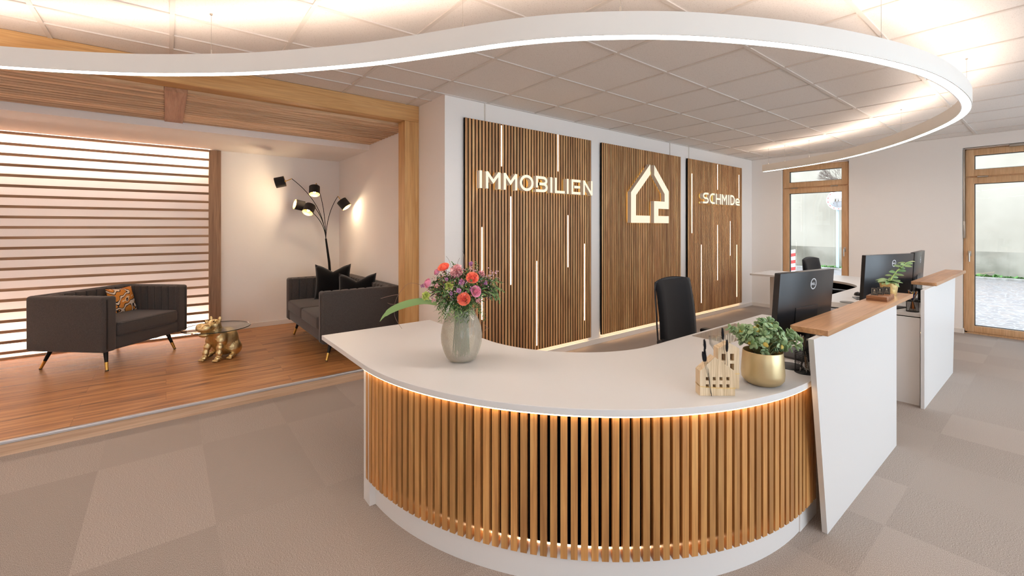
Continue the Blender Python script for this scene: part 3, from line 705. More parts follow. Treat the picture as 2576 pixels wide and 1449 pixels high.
# ------------------------------------------------------------------ sofas
def sofa(name, W, D, Ht, ncush, label, loc, rz, group):
    t = thing(name, label, 'sofa', loc, rz, group)
    lg = .19; A = .135
    obj('base', MB().rbox(-W/2+.01, W/2-.01, .012, D-.012, lg, lg+.14, .03, 3), M_sofa, t, True)
    def chan(mb, x0, x1, y0, y1, z0, z1, axis, n):
        for k in range(n):
            if axis == 'x': a = x0+(x1-x0)*k/n; b = x0+(x1-x0)*(k+1)/n; mb.rbox(a, b, y0, y1, z0, z1, .018, 3)
            else: a = y0+(y1-y0)*k/n; b = y0+(y1-y0)*(k+1)/n; mb.rbox(x0, x1, a, b, z0, z1, .018, 3)
    for s in (-1, 1):
        x0, x1 = sorted((s*W/2, s*(W/2-A)))
        ar = MB().rbox(*(sorted((s*W/2, s*(W/2-A*.55)))), 0, D, lg, Ht, .028, 3)
        ar.rbox(x0, x1, 0, .055, lg+.0, Ht, .026, 3)
        chan(ar, *(sorted((s*(W/2-A*.45), s*(W/2-A)))), .04, D-.1, lg+.12, Ht-.004, 'y', 8)
        obj('arm', ar, M_sofa, t, True)
    bk = MB().rbox(-W/2+.03, W/2-.03, D-.08, D, lg, Ht, .028, 3)
    chan(bk, -W/2+A-.01, W/2-A+.01, D-.145, D-.06, lg+.12, Ht-.004, 'x', int((W-2*A)/.085))
    obj('backrest', bk, M_sofa, t, True)
    w_ = (W-2*A)/ncush
    for k in range(ncush):
        x0 = -W/2+A+w_*k; cu = MB().rbox(x0+.003, x0+w_-.003, -.012, D-.14, lg+.12, lg+.255, .035, 4)
        o = obj('seat_cushion', cu, M_sofa, t, True)
        pz = lg+.245; pp = [(x0+.012, .0, pz), (x0+w_-.012, .0, pz)]
        obj('piping', MB().tube([(x0+.01, .3, pz+.004), (x0+.01, .02, pz+.004), (x0+.03, -.005, pz), (x0+w_-.03, -.005, pz), (x0+w_-.01, .02, pz+.004), (x0+w_-.01, .3, pz+.004)], .004, 6), M_sofa, o, True)
    for sx in (-1, 1):
        for (ya, yb) in ((.13, .07), (D-.11, D-.035)):
            p = Vector((sx*(W/2-.14), ya, lg+.01)); q = Vector((sx*(W/2-.10), yb, 0)); mid = p.lerp(q, .62)
            l = obj('leg', MB().cyl(mid, p, .014, 16, .0215), M_blackmetal, t, True)
            e_ = p.lerp(q, .97); obj('brass_tip', MB().cyl(e_, mid, .0115, 16, .0142), M_brass, l, True)
            obj('foot_pad', MB().cyl(q, e_, .013, 12, .013), M_black, l, True)
    return t
sofa('armchair_sofa', .95, .79, .705, 1, 'charcoal fabric loveseat on black and brass legs in front of the backlit slats', (-.127, 5.798, HP), math.radians(47.1), None)
sofa('two_seat_sofa', 1.62, .83, .71, 2, 'charcoal fabric two seat sofa against the right alcove wall, with black cushions', (1.195, 5.32, HP), -PI/2, None)

def cushion(name, label, size, thick, mat, M, group=None, dip=.12, n=14, smooth=True):
    m_ = MB(); vs = []; fs = []
    for side in (1, -1):
        for j in range(n+1):
            for i in range(n+1):
                u = i/n*2-1; v = j/n*2-1
                e = (1-abs(u)**2.6)*(1-abs(v)**2.6)
                pin = 1-.09*(1-abs(u)**2)*abs(v)**6-.0
                x_ = u*size/2*(1-.08*(1-abs(v)**2) if abs(u) > 0 else 1)
                z_ = v*size/2*(1-.06*(1-abs(u)**2))
                if v > 0: z_ -= dip*size*max(0, 1-abs(u)*1.5)**1.2*v**2
                if v > .8 and dip > .05: z_ += .1*size*(abs(u)**4)*(v-.8)*5*.5
                y_ = side*thick/2*e**.5
                vs.append((x_, y_, z_))
    N1 = (n+1)*(n+1)
    for s in (0, 1):
        for j in range(n):
            for i in range(n):
                a = s*N1+j*(n+1)+i; q = (a, a+1, a+n+2, a+n+1); fs.append(q if s else q[::-1])
    me = m_.add(vs, fs)
    bm = bmesh.new(); o = obj(name, me, mat, None, smooth, 70)
    bm.from_mesh(o.data); bmesh.ops.remove_doubles(bm, verts=bm.verts, dist=.0005); bmesh.ops.recalc_face_normals(bm, faces=bm.faces); bm.to_mesh(o.data); bm.free()
    o.matrix_world = M
    return tag(o, label, 'cushion', group)
def MT(loc, rz, tilt): return Matrix.Translation(loc) @ Matrix.Rotation(rz, 4, 'Z') @ Matrix.Rotation(tilt, 4, 'X')
cushion('throw_pillow', 'black velvet cushion with pointed ears leaning by the far arm of the sofa', .43, .15, M_velvet, MT((1.67, 5.80, .735), math.radians(-22), math.radians(-12)), 'black velvet cushions', .16)
cushion('throw_pillow', 'black velvet cushion nearer the oak post, half hidden behind the sofa arm', .43, .15, M_velvet, MT((1.74, 5.12, .672), math.radians(-32), math.radians(-14)), 'black velvet cushions', .16)
def mat_pattern():
    m, nt, b = newmat('pop_art_print'); L = nt.links.new
    tc = N(nt, 'ShaderNodeTexCoord')
    n = N(nt, 'ShaderNodeTexNoise'); n.inputs['Scale'].default_value = 9; n.inputs['Detail'].default_value = 1; L(tc.outputs['Object'], n.inputs['Vector'])
    r = ramp(nt, [(.0, '#D98A35'), (.43, '#0A0808'), (.46, '#E8D3BC'), (.52, '#0A0808'), (.55, '#D9893A'), (.64, '#E9C79A'), (.68, '#0A0808'), (.71, '#CFA0A8')]); r.color_ramp.interpolation = 'CONSTANT'
    L(n.outputs['Fac'], r.inputs['Fac']); L(r.outputs['Color'], b.inputs['Base Color']); b.inputs['Roughness'].default_value = .8
    return m
u_ = Vector((.68, .733, 0)); v_ = Vector((-.733, .68, 0)); pc = Vector((-.127, 5.798, 0))+u_*.20+v_*.52
cushion('patterned_pillow', 'small cushion printed in orange, black and cream on the left sofa', .29, .10, mat_pattern(), MT((pc.x, pc.y, .65), math.radians(47), math.radians(-16)), None, .03)

# ------------------------------------------------------------------ golden hippo table
def hippo():
    t = thing('hippo_side_table', 'gold sitting hippo figure biting a round glass table top', 'side table', (.44, 5.42, HP), math.radians(224))
    mb = bpy.data.metaballs.new('hippo_body'); mb.resolution = .008; mb.render_resolution = .008; mb.threshold = .6
    def el(c, r, sx=1, sy=1, sz=1):
        e = mb.elements.new(); e.type = 'ELLIPSOID'; e.co = c; e.radius = r*1.27; e.size_x, e.size_y, e.size_z = sx, sy, sz; e.stiffness = 8
    # +x = forward
    el((-.07, 0, .135), .125, 1, 1, .98); el((-.02, 0, .185), .105, 1, .95, 1); el((-.08, 0, .20), .108); el((.03, 0, .235), .088, 1, .98, 1); el((-.14, 0, .10), .09)
    el((.065, 0, .29), .078, 1, .95, .9); el((.085, 0, .355), .068, 1, 1, .95)
    el((.145, 0, .352), .048, 1.1, 1, .85); el((.205, .030, .358), .047, 1, 1, .9); el((.205, -.030, .358), .047, 1, 1, .9); el((.215, 0, .343), .05, 1, 1.3, .6)
    el((.145, 0, .288), .046, 1.2, 1.1, .7); el((.20, 0, .286), .045, 1, 1.2, .62)
    for s in (-1, 1):
        el((.055, s*.062, .195), .05, 1, .9, 1.2); el((.085, s*.072, .13), .034, 1, 1, 1.3); el((.10, s*.075, .075), .031, 1, 1, 1.3); el((.115, s*.077, .030), .031, 1.1, 1, .8)
        for j in (-1, 0, 1): el((.150, s*.077+j*.019, .014), .014, 1.3, .9, .9)
        el((-.09, s*.095, .085), .072, 1.1, .75, 1.05); el((-.01, s*.125, .028), .030, 1.4, .9, .8)
        for j in (-1, 0, 1): el((.035, s*.13+j*.018, .014), .014, 1.3, .9, .9)
        el((.128, s*.044, .400), .017); el((.062, s*.050, .415), .019, .7, 1, 1.5); el((.218, s*.027, .388), .011)
    o = bpy.data.objects.new('hippo_meta', mb); C.objects.link(o)
    dg = bpy.context.evaluated_depsgraph_get(); dg.update()
    me = bpy.data.meshes.new_from_object(o.evaluated_get(dg)); bpy.data.objects.remove(o)
    me.name = 'hippo_figure'; me.materials.clear(); me.materials.append(M_gold); me.polygons.foreach_set('use_smooth', [True]*len(me.polygons))
    zmin = min(v.co.z for v in me.vertices)
    for v in me.vertices: v.co.z -= zmin
    body = obj('hippo_figure', me, None, t)
    e = MB()
    for s in (-1, 1):
        e.sphere((.141, s*.052, .405), .008, n=8); e.sphere((.232, s*.030, .375), .006, n=8)
    obj('eye', e, plain('dark_gold', '#5A431F', .3, 1), body, True)
    gl = MB().lathe([(1e-5, 0), (.298, 0), (.30, .003), (.298, .007), (1e-5, .007)], 72, 0, Matrix.Translation((.02, -.02, .3155)))
    rim = MB().lathe([(.2985, .0), (.3005, .0), (.3005, .007), (.2985, .007), (.2985, 0)], 72, 0, Matrix.Translation((.02, -.02, .3155)))
    o = obj('glass_top', gl, mat_glass('table_glass', (.96, .975, .965, 1), .45), t, True, 30)
    obj('glass_edge', rim, plain('glass_edge_dark', '#1C2A22', .15), o, True, 30)
    return t
hippo()

# ------------------------------------------------------------------ five arm floor lamp
def floor_lamp():
    t = thing('floor_lamp', 'black five armed floor lamp with small drum shades behind the corner sofa', 'floor lamp', (1.84, 6.46, HP))
    B = Vector((1.84, 6.46, HP))
    obj('base', MB().lathe([(1e-5, 0), (.14, 0), (.14, .018), (.02, .026), (1e-5, .026)], 32), M_blackmetal, t, True, 30)
    top = Vector((1.755, 6.42, 1.28))-B
    obj('pole', MB().tube([(0, 0, .02), (-.005, -.0, .5), (-.035, -.02, .86), tuple(top)], .016, 12, [.017, .017, .017, .012]), M_blackmetal, t, True)
    # shade centre, shade axis (opening direction), arm end
    S = [((1.158, 6.30, 2.022), (-.93, .28, -.25), (1.30, 6.32, 2.078)),
         ((1.563, 6.25, 1.930), (-.12, -.42, -.90), (1.60, 6.30, 2.035)),
         ((1.405, 6.38, 1.735), (-.88, -.05, .18), (1.50, 6.40, 1.70)),
         ((1.470, 6.15, 1.675), (-.42, -.45, -.78), (1.515, 6.22, 1.755)),
         ((1.880, 6.02, 1.752), (.52, -.38, -.77), (1.815, 6.07, 1.855))]
    for k, (c, ax, e) in enumerate(S):
        c = Vector(c)-B; ax = Vector(ax).normalized(); e = Vector(e)-B
        d = e-top; st = top+Vector((0, 0, -.02))
        ctrl1 = top+Vector((d.x*.05, d.y*.05, d.z*.62)); pts = []
        for i in range(17):
            s = i/16; pts.append((1-s)**2*st+2*s*(1-s)*ctrl1+s*s*e)
        a_ = obj('arm', MB().tube(pts, .0042, 8), M_blackmetal, t, True)
        R = .067; Lh = .058
        back = c-ax*Lh
        obj('arm_joint', MB().tube([e, back-ax*.02, back], .005, 8).cyl(back-ax*.012, back+ax*.03, .012, 12), M_brass, a_, True)
        Mx = Matrix.Translation(c) @ ax.to_track_quat('Z', 'Y').to_matrix().to_4x4()
        sh = MB().lathe([(R, -Lh), (R, Lh)], 32, 0, Mx); sh.lathe([(R-.002, -Lh), (R-.002, Lh)], 32, 1, Mx); sh.lathe([(R, Lh), (R-.002, Lh)], 32, 0, Mx); sh.lathe([(.010, -Lh+.003), (R, -Lh+.003)], 32, 0, Mx)
        so = obj('lamp_shade', sh, [plain('shade_black', '#1C1712', .8), plain('shade_gold', '#C99A55', .4, .6)], t, True, 30)
        bu = obj('bulb', MB().sphere((0, 0, 0), .019, sz=1.4, n=10, M=Mx @ Matrix.Translation((0, 0, .012))), M_bulb, so, True)
        ld = bpy.data.lights.new('bulb_light', 'POINT'); ld.energy = 4.4; ld.color = (1, .76, .50); ld.shadow_soft_size = .015
        lo_ = bpy.data.objects.new('bulb_light', ld); C.objects.link(lo_); lo_.location = (Mx @ Matrix.Translation((0, 0, .048))).translation; lo_.parent = so
floor_lamp()

# ------------------------------------------------------------------ office chairs
def office_chair():
    t = thing('office_chair', 'black office chair with tall backrest pushed under the front desk', 'office chair', (2.95, 1.56, 0), 0, 'office chairs')
    # faces -y; backrest at +y
    bk = MB(); nx, nz = 10, 16; W, z0, z1 = .485, .46, 1.068
    vs = []; fs = []
    for s in (0, 1):
        for j in range(nz+1):
            for i in range(nx+1):
                u = i/nx*2-1; v = j/nz
                ww = W/2*(1-.045*v**2); x_ = u*ww
                zt = z0+(z1-z0)*v-(.022*u*u*(v**3))
                y_ = .235+.04*v-.05*(1-v)*.2-.035*(1-u*u)*0-.03*abs(u)**2+.03*math.sin(v*PI)*-.6
                edge = min(1, 6*(1-abs(u)), 8*v+.001, 10*(1-v)+.001)
                th = .045*max(0, edge)**.4
                vs.append((x_, y_+(th*.5 if s else -th*.5), zt))
    N1 = (nx+1)*(nz+1)
    for s in (0, 1):
        for j in range(nz):
            for i in range(nx):
                a = s*N1+j*(nx+1)+i; fs.append((a, a+1, a+nx+2, a+nx+1))
    b = obj('backrest', bk.add(vs, fs), M_mesh, t, True, 70)
    bm = bmesh.new(); bm.from_mesh(b.data); bmesh.ops.remove_doubles(bm, verts=bm.verts, dist=.002); bmesh.ops.recalc_face_normals(bm, faces=bm.faces); bm.to_mesh(b.data); bm.free()
    pts = []
    for k in range(41):
        a = k/40*PI; 
    pe = [(-W/2+.004, .206, z0+.02), (-W/2*.985, .225, z0+.3), (-W/2*.955, .245, z1-.05), (-W/2*.90, .25, z1-.026)]+[(W/2*u, .25+.02*(1-u*u), z1-.012-.018*u*u*1.0) for u in (-.7, -.4, 0, .4, .7)]+[(W/2*.90, .25, z1-.026), (W/2*.955, .245, z1-.05), (W/2*.985, .225, z0+.3), (W/2-.004, .206, z0+.02)]
    obj('piping', MB().tube(pe, .006, 6), plain('chair_piping', '#26262B', .5), b, True)
    obj('seat', MB().rbox(-.25, .25, -.25, .22, .44, .52, .035, 3), M_mesh, t, True)
    obj('back_support', MB().tube([(0, .05, .40), (0, .22, .41), (0, .30, .50), (0, .295, .75)], .022, 8), M_black, t, True)
    for s in (-1, 1):
        a = obj('armrest', MB().rbox(s*.285-.04, s*.285+.04, -.08, .175, .635, .665, .012, 3), M_black, t, True)
        obj('arm_support', MB().tube([(s*.22, .02, .43), (s*.285, .02, .45), (s*.285, .02, .64)], .014, 8), M_black, a, True)
    obj('gas_column', MB().cyl((0, 0, .1), (0, 0, .44), .028, 16), M_steel, t, True)
    for k in range(5):
        a = 2*PI*k/5+.3; p = Vector((math.cos(a)*.30, math.sin(a)*.30, .075))
        l = obj('base_arm', MB().tube([(0, 0, .12), p*.5+Vector((0, 0, .065)), p], .02, 8, [.026, .022, .016]), M_black, t, True)
        ct = MB(); side = Vector((-math.sin(a), math.cos(a), 0))*.014
        for s in (-1, 1): q = Vector((p.x, p.y, .03))+side*s; ct.cyl(q-side*.5, q+side*.5, .03, 16)
        obj('caster', ct, M_black, l, True)
    return t
ch = office_chair()
dup(ch, (6.28, 1.72, 0), math.radians(-4), 'black office chair at the far desk, in front of the window')

# ------------------------------------------------------------------ monitors
def monitor(bl, br, zb, zt, tilt, label):
    bl = Vector((bl[0], bl[1], 0)); br = Vector((br[0], br[1], 0)); w_ = (br-bl).length; a = math.atan2(br.y-bl.y, br.x-bl.x); mid = (bl+br)/2
    t = thing('computer_monitor', label, 'monitor', (mid.x, mid.y, ZT), a, 'monitors seen from behind')
    Tm = Matrix.Translation((0, 0, zb-ZT)) @ Matrix.Rotation(tilt, 4, 'X'); hh = zt-zb
    # back faces -y (local)
    obj('screen_housing', MB().rbox(-w_/2, w_/2, 0, .032, 0, hh, .004, 2, 0, Tm), M_screen, t, True)
    obj('display', MB().box(-w_/2+.008, w_/2-.008, .032, .0335, .012, hh-.008, 0, Tm), plain('dark_display', '#0A0B0D', .2), t)
    obj('side_bezel', MB().box(-w_/2-.0006, -w_/2+.004, .002, .030, .004, hh-.004, 0, Tm), M_black, t)
    M_mark = plain('silver_mark', '#C9CDD2', .4)
    lg = MB(); cx, cz, r = .055, hh*.80, .028
    tfm = lambda x_, y_, Y: Tm @ Vector((x_, Y, y_))
    ribbon(lg, arc(cx, cz, r, r, 0, 351, 39), .005, True, tfm, -.001, .0008)
    s_ = .0132; x0 = cx-.0222
    def L_(pts, dx): ribbon(lg, [(x0+dx+p*s_*.75, cz-s_/2+q*s_) for p, q in pts], .0028, False, tfm, -.001, .0008)
    L_([(0, 0), (0, 1), (.5, 1), (.85, .5), (.5, 0), (0, 0)], 0)
    L_([(.9, .95), (.1, .6), (.1, .4), (.9, .05)], .0113); L_([(.1, .5), (.9, .5)], .0113)
    L_([(.1, 1), (.1, .05), (.8, .05)], .0226); L_([(.1, 1), (.1, .05), (.8, .05)], .0335)
    for i in range(len(lg.m)): lg.m[i] = 0
    obj('logo_mark', lg, M_mark, t)
    cp = MB().rbox(-.01, .18-.01, -.0012, .002, .02, hh*.46, .001, 1, 0, Tm) if 0 else MB().rbox(-.115, .115, -.0035, .002, .03, hh*.47, .001, 1, 0, Tm)
    obj('stand_cover', cp, M_screen, t)
    obj('stand', MB().rbox(-.035, .035, -.045, -.005, .01, zb-ZT+hh*.12, .008, 2), M_screen, t, True)
    obj('stand_base', MB().rbox(-.13, .13, -.075, .115, 0, .012, .003, 2), plain('stand_base_grey', '#2B2A2B', .45), t, True)
    return t
monitor((2.472, .929), (3.030, .852), .835, 1.197, math.radians(4), 'large black monitor seen from behind on the front desk')
monitor((4.62, 1.06), (5.33, .872), .80, 1.20, math.radians(3), 'left monitor of the pair on the far desk, back reflecting blue daylight')
monitor((5.36, .872), (6.0, .900), .80, 1.205, math.radians(3), 'right monitor of the pair on the far desk, turned away beside the other')

# ------------------------------------------------------------------ small desk items
def lay(name, mb, mat, label, cat, loc, rz=0, smooth=True, group=None):
    o = obj(name, mb, mat, None, smooth, 40, loc, rz); return tag(o, label, cat, group)
lay('desk_puck', MB().lathe([(1e-5, 0), (.058, 0), (.062, .004), (.058, .008), (1e-5, .0095)], 36), plain('puck_dark', '#262628', .5), 'flat black round pad beside the gold plant pot', 'pad', (2.475, .865, ZT))
def mouse_mesh():
    m_ = MB(); n = 12; vs = []; fs = []
    for j in range(7):
        ph = j/6*PI/2
        for i in range(24):
            a = 2*PI*i/24; vs.append((.031*math.cos(a)*math.cos(ph*.999)**.6, .055*math.sin(a)*math.cos(ph*.999)**.6, .034*math.sin(ph)*(1+.15*math.sin(a))))
    for j in range(6):
        for i in range(24): a = j*24+i; b = j*24+(i+1) % 24; fs.append((a, b, b+24, a+24))
    fs.append(tuple(reversed(range(24)))); return m_.add(vs, fs)
lay('computer_mouse', mouse_mesh(), M_black, 'black computer mouse under the monitor on the front desk, partly behind the panel', 'mouse', (3.02, 1.10, ZT), .9, group='computer mice')
lay('computer_mouse', mouse_mesh(), M_black, 'black computer mouse on the far desk left of the pair of monitors', 'mouse', (5.64, 1.34, ZT), 1.9, group='computer mice')
lay('mobile_phone', MB().rbox(-.037, .037, -.075, .075, 0, .009, .004, 2), plain('phone_black', '#101113', .15), 'black mobile phone lying on the far desk by the mouse', 'phone', (5.38, 1.27, ZT), -1.1)
lay('desk_puck', MB().lathe([(1e-5, 0), (.056, 0), (.06, .004), (.056, .007), (1e-5, .008)], 32), plain('puck_grey', '#77736E', .5), 'flat grey round pad on the far desk, nearer than the phone', 'pad', (5.02, 1.27, ZT))
lay('desk_pad', MB().rbox(-.3, .3, -.2, .2, 0, .002, .001, 1), plain('pad_white', '#DAD5D0', .5), 'thin white desk pad on the far desk around the mouse', 'desk pad', (5.72, 1.22, ZT-.0005)) if 0 else None
lay('paper_sheet', MB().box(-.15, .15, -.105, .105, 0, .0008), plain('paper_grey', '#B9B2AA', .8), 'grey printed sheet lying on the far desk left end', 'paper', (4.80, 1.26, ZT+.0002), .1, False)
# clear acrylic sheet and stand
lay('acrylic_mat', MB().rbox(-.30, .30, -.12, .12, 0, .003, .001, 1), M_plexi, 'clear acrylic desk mat near the inner edge of the front desk', 'desk mat', (2.975, 1.385, ZT+.0003), 0)
t = thing('acrylic_stand', 'clear acrylic holder behind the tall wooden house on the front desk', 'stand', (2.30, 1.16, ZT), math.radians(-38))
obj('stand_body', MB().lathe([(1e-5, 0), (.045, 0), (.045, .004), (.008, .008), (.008, .05), (.03, .08), (.034, .12), (.032, .12), (.027, .082), (1e-5, .055)], 24), M_plexi, t, True)

def mesh_cup(label, loc, pens, group):
    t = thing('pen_cup', label, 'pen cup', loc, 0, group)
    m, nt, b = newmat('wire_mesh'); L = nt.links.new
    b.inputs['Base Color'].default_value = lin('#141414'); b.inputs['Roughness'].default_value = .4; b.inputs['Metallic'].default_value = .5
    tc = N(nt, 'ShaderNodeTexCoord'); mp = N(nt, 'ShaderNodeMapping'); L(tc.outputs['UV'], mp.inputs['Vector'])
    R, Hc = .041, .098
    tub = MB(); nn_ = 34
    # real woven wire: two families of helices
    for s in (-1, 1):
        for k in range(nn_):
            a0 = 2*PI*k/nn_
            tub.tube([(R*math.cos(a0+s*j/6*1.9), R*math.sin(a0+s*j/6*1.9), .004+(Hc-.008)*j/6) for j in range(7)], .00055, 3)
    o = obj('mesh_wall', tub, M_black, t)
    r = MB()
    for z_ in (.0, Hc): r.tube([(R*math.cos(2*PI*i/24), R*math.sin(2*PI*i/24), z_+(.002 if z_ == 0 else 0)) for i in range(25)], .002, 6)
    r.tube([(R*math.cos(2*PI*i/24), R*math.sin(2*PI*i/24), Hc-.008) for i in range(25)], .0014, 6)
    obj('rim', r, M_black, t, True); obj('cup_bottom', MB().lathe([(1e-5, 0), (R, 0), (R, .002), (1e-5, .002)], 24), M_black, t)
    for i, (col, kind) in enumerate(pens):
        a = 2.4*i+.7; rr = random.Random(i+5*len(pens)); d = Vector((math.cos(a)*.55, math.sin(a)*.55, 1.6+rr.random())).normalized()
        b0 = Vector(loc)+Vector((-math.cos(a)*.021, -math.sin(a)*.021, .007)); L_ = .150+.022*rr.random()
        # stay inside rim
        k_ = (.033+.021)/max(1e-4, math.hypot(d.x, d.y)); 
        if k_*d.z < Hc: sc2 = Hc/(k_*d.z); d = Vector((d.x/sc2, d.y/sc2, d.z)).normalized()
        p = MB().cyl(b0, b0+d*L_*.12, .0012, 8, .004, mi=1).cyl(b0+d*L_*.12, b0+d*L_, .004, 8, mi=0).cyl(b0+d*L_, b0+d*(L_+.008), .003, 8, mi=1)
        mt = plain('pen_'+kind, col, .35)
        tag(obj('pen', p, [mt, M_steel], None, True), {'a': 'pens and pencils standing in the black mesh cup beside the far monitors', 'b': 'pens standing in the black mesh cup behind the near white panel'}[group[1]], 'pen', {'a': 'pens in the far mesh cup', 'b': 'pens in the near mesh cup'}[group[1]])
    return t
def mesh_cup2(label, loc, pens, key):
    return mesh_cup(label, loc, pens, (0, key))
_th = thing
def thing(name, label, cat, loc=(0, 0, 0), rotz=0, group=None):
    if isinstance(group, tuple): group = 'black mesh pen cups'
    return _th(name, label, cat, loc, rotz, group)
mesh_cup2('black wire mesh pen cup on the front desk, cut off by the white panel', (2.430, .785, ZT), [('#8A6F55', 'brown'), ('#3A3A3C', 'dark'), ('#1B1B1D', 'black'), ('#A9A49D', 'grey')], 'b')
mesh_cup2('black wire mesh cup full of pens beside the end of the far desk', (4.905, .795, ZT), [('#C9793A', 'orange'), ('#1B1B1D', 'black'), ('#C9793A', 'orange'), ('#2A2A2C', 'dark'), ('#1E3F8A', 'blue'), ('#C9793A', 'orange'), ('#19191B', 'black'), ('#8C8A88', 'grey'), ('#1B1B1D', 'black'), ('#D8B24A', 'yellow'), ('#1B1B1D', 'black'), ('#C9793A', 'orange'), ('#3A3A3C', 'dark')], 'a')

# card holder with three cards
ang = math.radians(-4)
t = thing('card_holder', 'small slotted oak block for cards on the nearer counter shelf', 'card holder', (3.65, .748, .967), math.radians(2))
m = MB(); ww = .052
for k in range(4): m.rbox(-.115+k*.0585, -.115+k*.0585+.0545, -.052, .052, .012, .030, .002, 1)
m.box(-.115, .1150, -.052, .052, 0, .0125)
obj('block', m, wood('walnut_block', '#6E4428', '#8A5A38', '#A06E48', 'Y', .45, 0), t)
M_card = plain('card_black', '#1A1C22', .5); M_cardprint = plain('card_print', '#B9B09A', .5)
for k, (dy, lb, zt_) in enumerate(((.018, 'left', .0), (.002, 'middle', .004), (-.02, 'right', -.004))):
    cm = MB().box(-.0004, .0004, -.018, .018, 0, .066)
    cm.box(-.0009, -.0004, -.014, .014, .020, .021, 1).box(-.0009, -.0004, -.014, .014, .060, .061, 1).box(-.0009, -.0004, -.014, -.013, .020, .061, 1).box(-.0009, -.0004, .013, .014, .020, .061, 1)
    for j in range(3): cm.box(-.0009, -.0004, -.010+.002*j, .010-.002*j, .028+.007*j, .030+.007*j, 1)
    cm.box(-.0009, -.0004, -.004, .004, .047, .054, 1)
    xs_ = 3.65+(-.0585+.0585*k-.0)-.0005
    tag(obj('business_card', cm, [M_card, M_cardprint], None, False, 40, (xs_, .748+dy, .9665+.0125+zt_*0), math.radians(2)), '%s of the three dark cards standing in the slotted oak block' % {'left': 'leftmost', 'middle': 'middle', 'right': 'rightmost'}[lb], 'card', 'cards in the oak block')

# ------------------------------------------------------------------ plants
rng = random.Random(21)
M_succ = []
def leafmat(name, c1, c2, rough=.5):
    m, nt, b = newmat(name); L = nt.links.new
    g_ = N(nt, 'ShaderNodeNewGeometry'); r = ramp(nt, [(0, c1), (1, c2)]); L(g_.outputs['Random Per Island'], r.inputs['Fac']); L(r.outputs['Color'], b.inputs['Base Color']); b.inputs['Roughness'].default_value = rough
    b.inputs['Subsurface Weight'].default_value = 0
    return m
M_sl = leafmat('succulent_leaf', '#66864E', '#A6C096', .45)
M_yl = plain('yellowing_leaf', '#B5A145', .5)
M_stem = plain('plant_stem', '#7E7A4E', .7)
M_soil = plain('potting_soil', '#3A2A20', .95, bump=.8, bscale=90)
t = thing('potted_succulent', 'green succulent with rounded leaves in a smooth gold pot on the front desk', 'potted plant', (2.118, .850, ZT))
pot = [(1e-5, 0), (.058, 0), (.075, .012), (.087, .03), (.088, .055), (.085, .10), (.081, .140), (.0805, .143), (.078, .142), (.080, .10), (.078, .1), (1e-5, .118)]
obj('pot', MB().lathe([(1e-5, 0), (.058, 0), (.075, .010), (.086, .026), (.088, .05), (.085, .10), (.0812, .146), (.0798, .1485), (.078, .146), (.079, .112)], 56), M_goldpot, t, True, 50)
obj('soil', MB().lathe([(.079, .118), (.04, .124), (1e-5, .126)], 24), M_soil, t, True)
m = MB(); st = MB()
def RTw(a, b_, c): return Vector((.784*a+.62*b_, -.62*a+.784*b_, c))   # right / away / up in plan
heads = []
for k in range(84):
    while True:
        v = Vector((rng.uniform(-1, 1), rng.uniform(-1, 1), rng.uniform(-.75, 1)))
        if .35 < v.length < 1: break
    heads.append(RTw(v.x*.130, v.y*.10, .212+v.z*.082))
heads += [RTw(.15, -.02, .205), RTw(.135, .0, .19), RTw(.16, .02, .21), RTw(-.145, 0, .25), RTw(-.13, .02, .235), RTw(.14, -.04, .18)]
for hpos in heads:
    base = Vector((rng.uniform(-.02, .02), rng.uniform(-.02, .02), .12))
    mid = base.lerp(hpos, .55)+Vector((0, 0, .015))
    st.tube([base, mid, hpos], .0028, 5, [.004, .003, .0022])
    out = (hpos-Vector((0, 0, .17))).normalized()
    for j in range(rng.randint(5, 7)):
        a = j*2.4+rng.random(); o1 = out.orthogonal().normalized(); o2 = out.cross(o1)
        d = (o1*math.cos(a)+o2*math.sin(a))+out*rng.uniform(.2, .9)
        L_ = rng.uniform(.018, .031)
        m.leaf(hpos-out*.004*j, d, out, L_, L_*.76, rng.uniform(-.15, .25), seg=4, fold=.3, tip=.35, mi=(1 if rng.random() < .03 else 0))
o = obj('foliage', m, [M_sl, M_yl], t, True, 80); o['kind'] = 'stuff'
sm = o.modifiers.new('thick', 'SOLIDIFY'); sm.thickness = .0022; sm.offset = 0
obj('stems', st, M_stem, t, True)
# plant on the counter shelf
t = thing('potted_plant', 'small leafy plant with one long leaning stem in a gold pot on the counter shelf', 'potted plant', (3.945, .762, .967))
obj('pot', MB().lathe([(1e-5, 0), (.040, 0), (.041, .003), (.052, .083), (.0505, .083), (.047, .07)], 40), M_goldpot2, t, True, 50)
obj('soil', MB().lathe([(.047, .070), (1e-5, .073)], 20), M_soil, t, True)
m = MB(); st = MB(); M_l2 = leafmat('plant_leaf', '#5E7F4E', '#9DB478', .5)
sp = [RTw(.0, 0, .07), RTw(.02, .0, .12), RTw(.055, 0, .165), RTw(.10, .0, .20), RTw(.125, .0, .225)]
sp = [Vector(p) for p in sp]; st.tube(sp, .004, 8, [.005, .0045, .004, .003, .002])
for k in range(16):
    s = .25+.75*k/15; i = min(3, int(s*4)); p = sp[i].lerp(sp[i+1], s*4-i)
    a = k*2.4; d = RTw(math.cos(a)*.9+.25, math.sin(a)*.6, .3*math.sin(a*1.3)+.15)
    m.leaf(p, d, RTw(.1, -.8, .6), rng.uniform(.042, .058), .024, .25, seg=5, fold=.2, tip=.1)
for k in range(26):
    a = k*2.4; d = RTw(math.cos(a), math.sin(a), rng.uniform(.05, .9))
    m.leaf(Vector((0, 0, .078+.02*rng.random())), d, RTw(.1, -.5, .8), rng.uniform(.045, .075), .032, .55, seg=6, fold=.25, tip=.1)
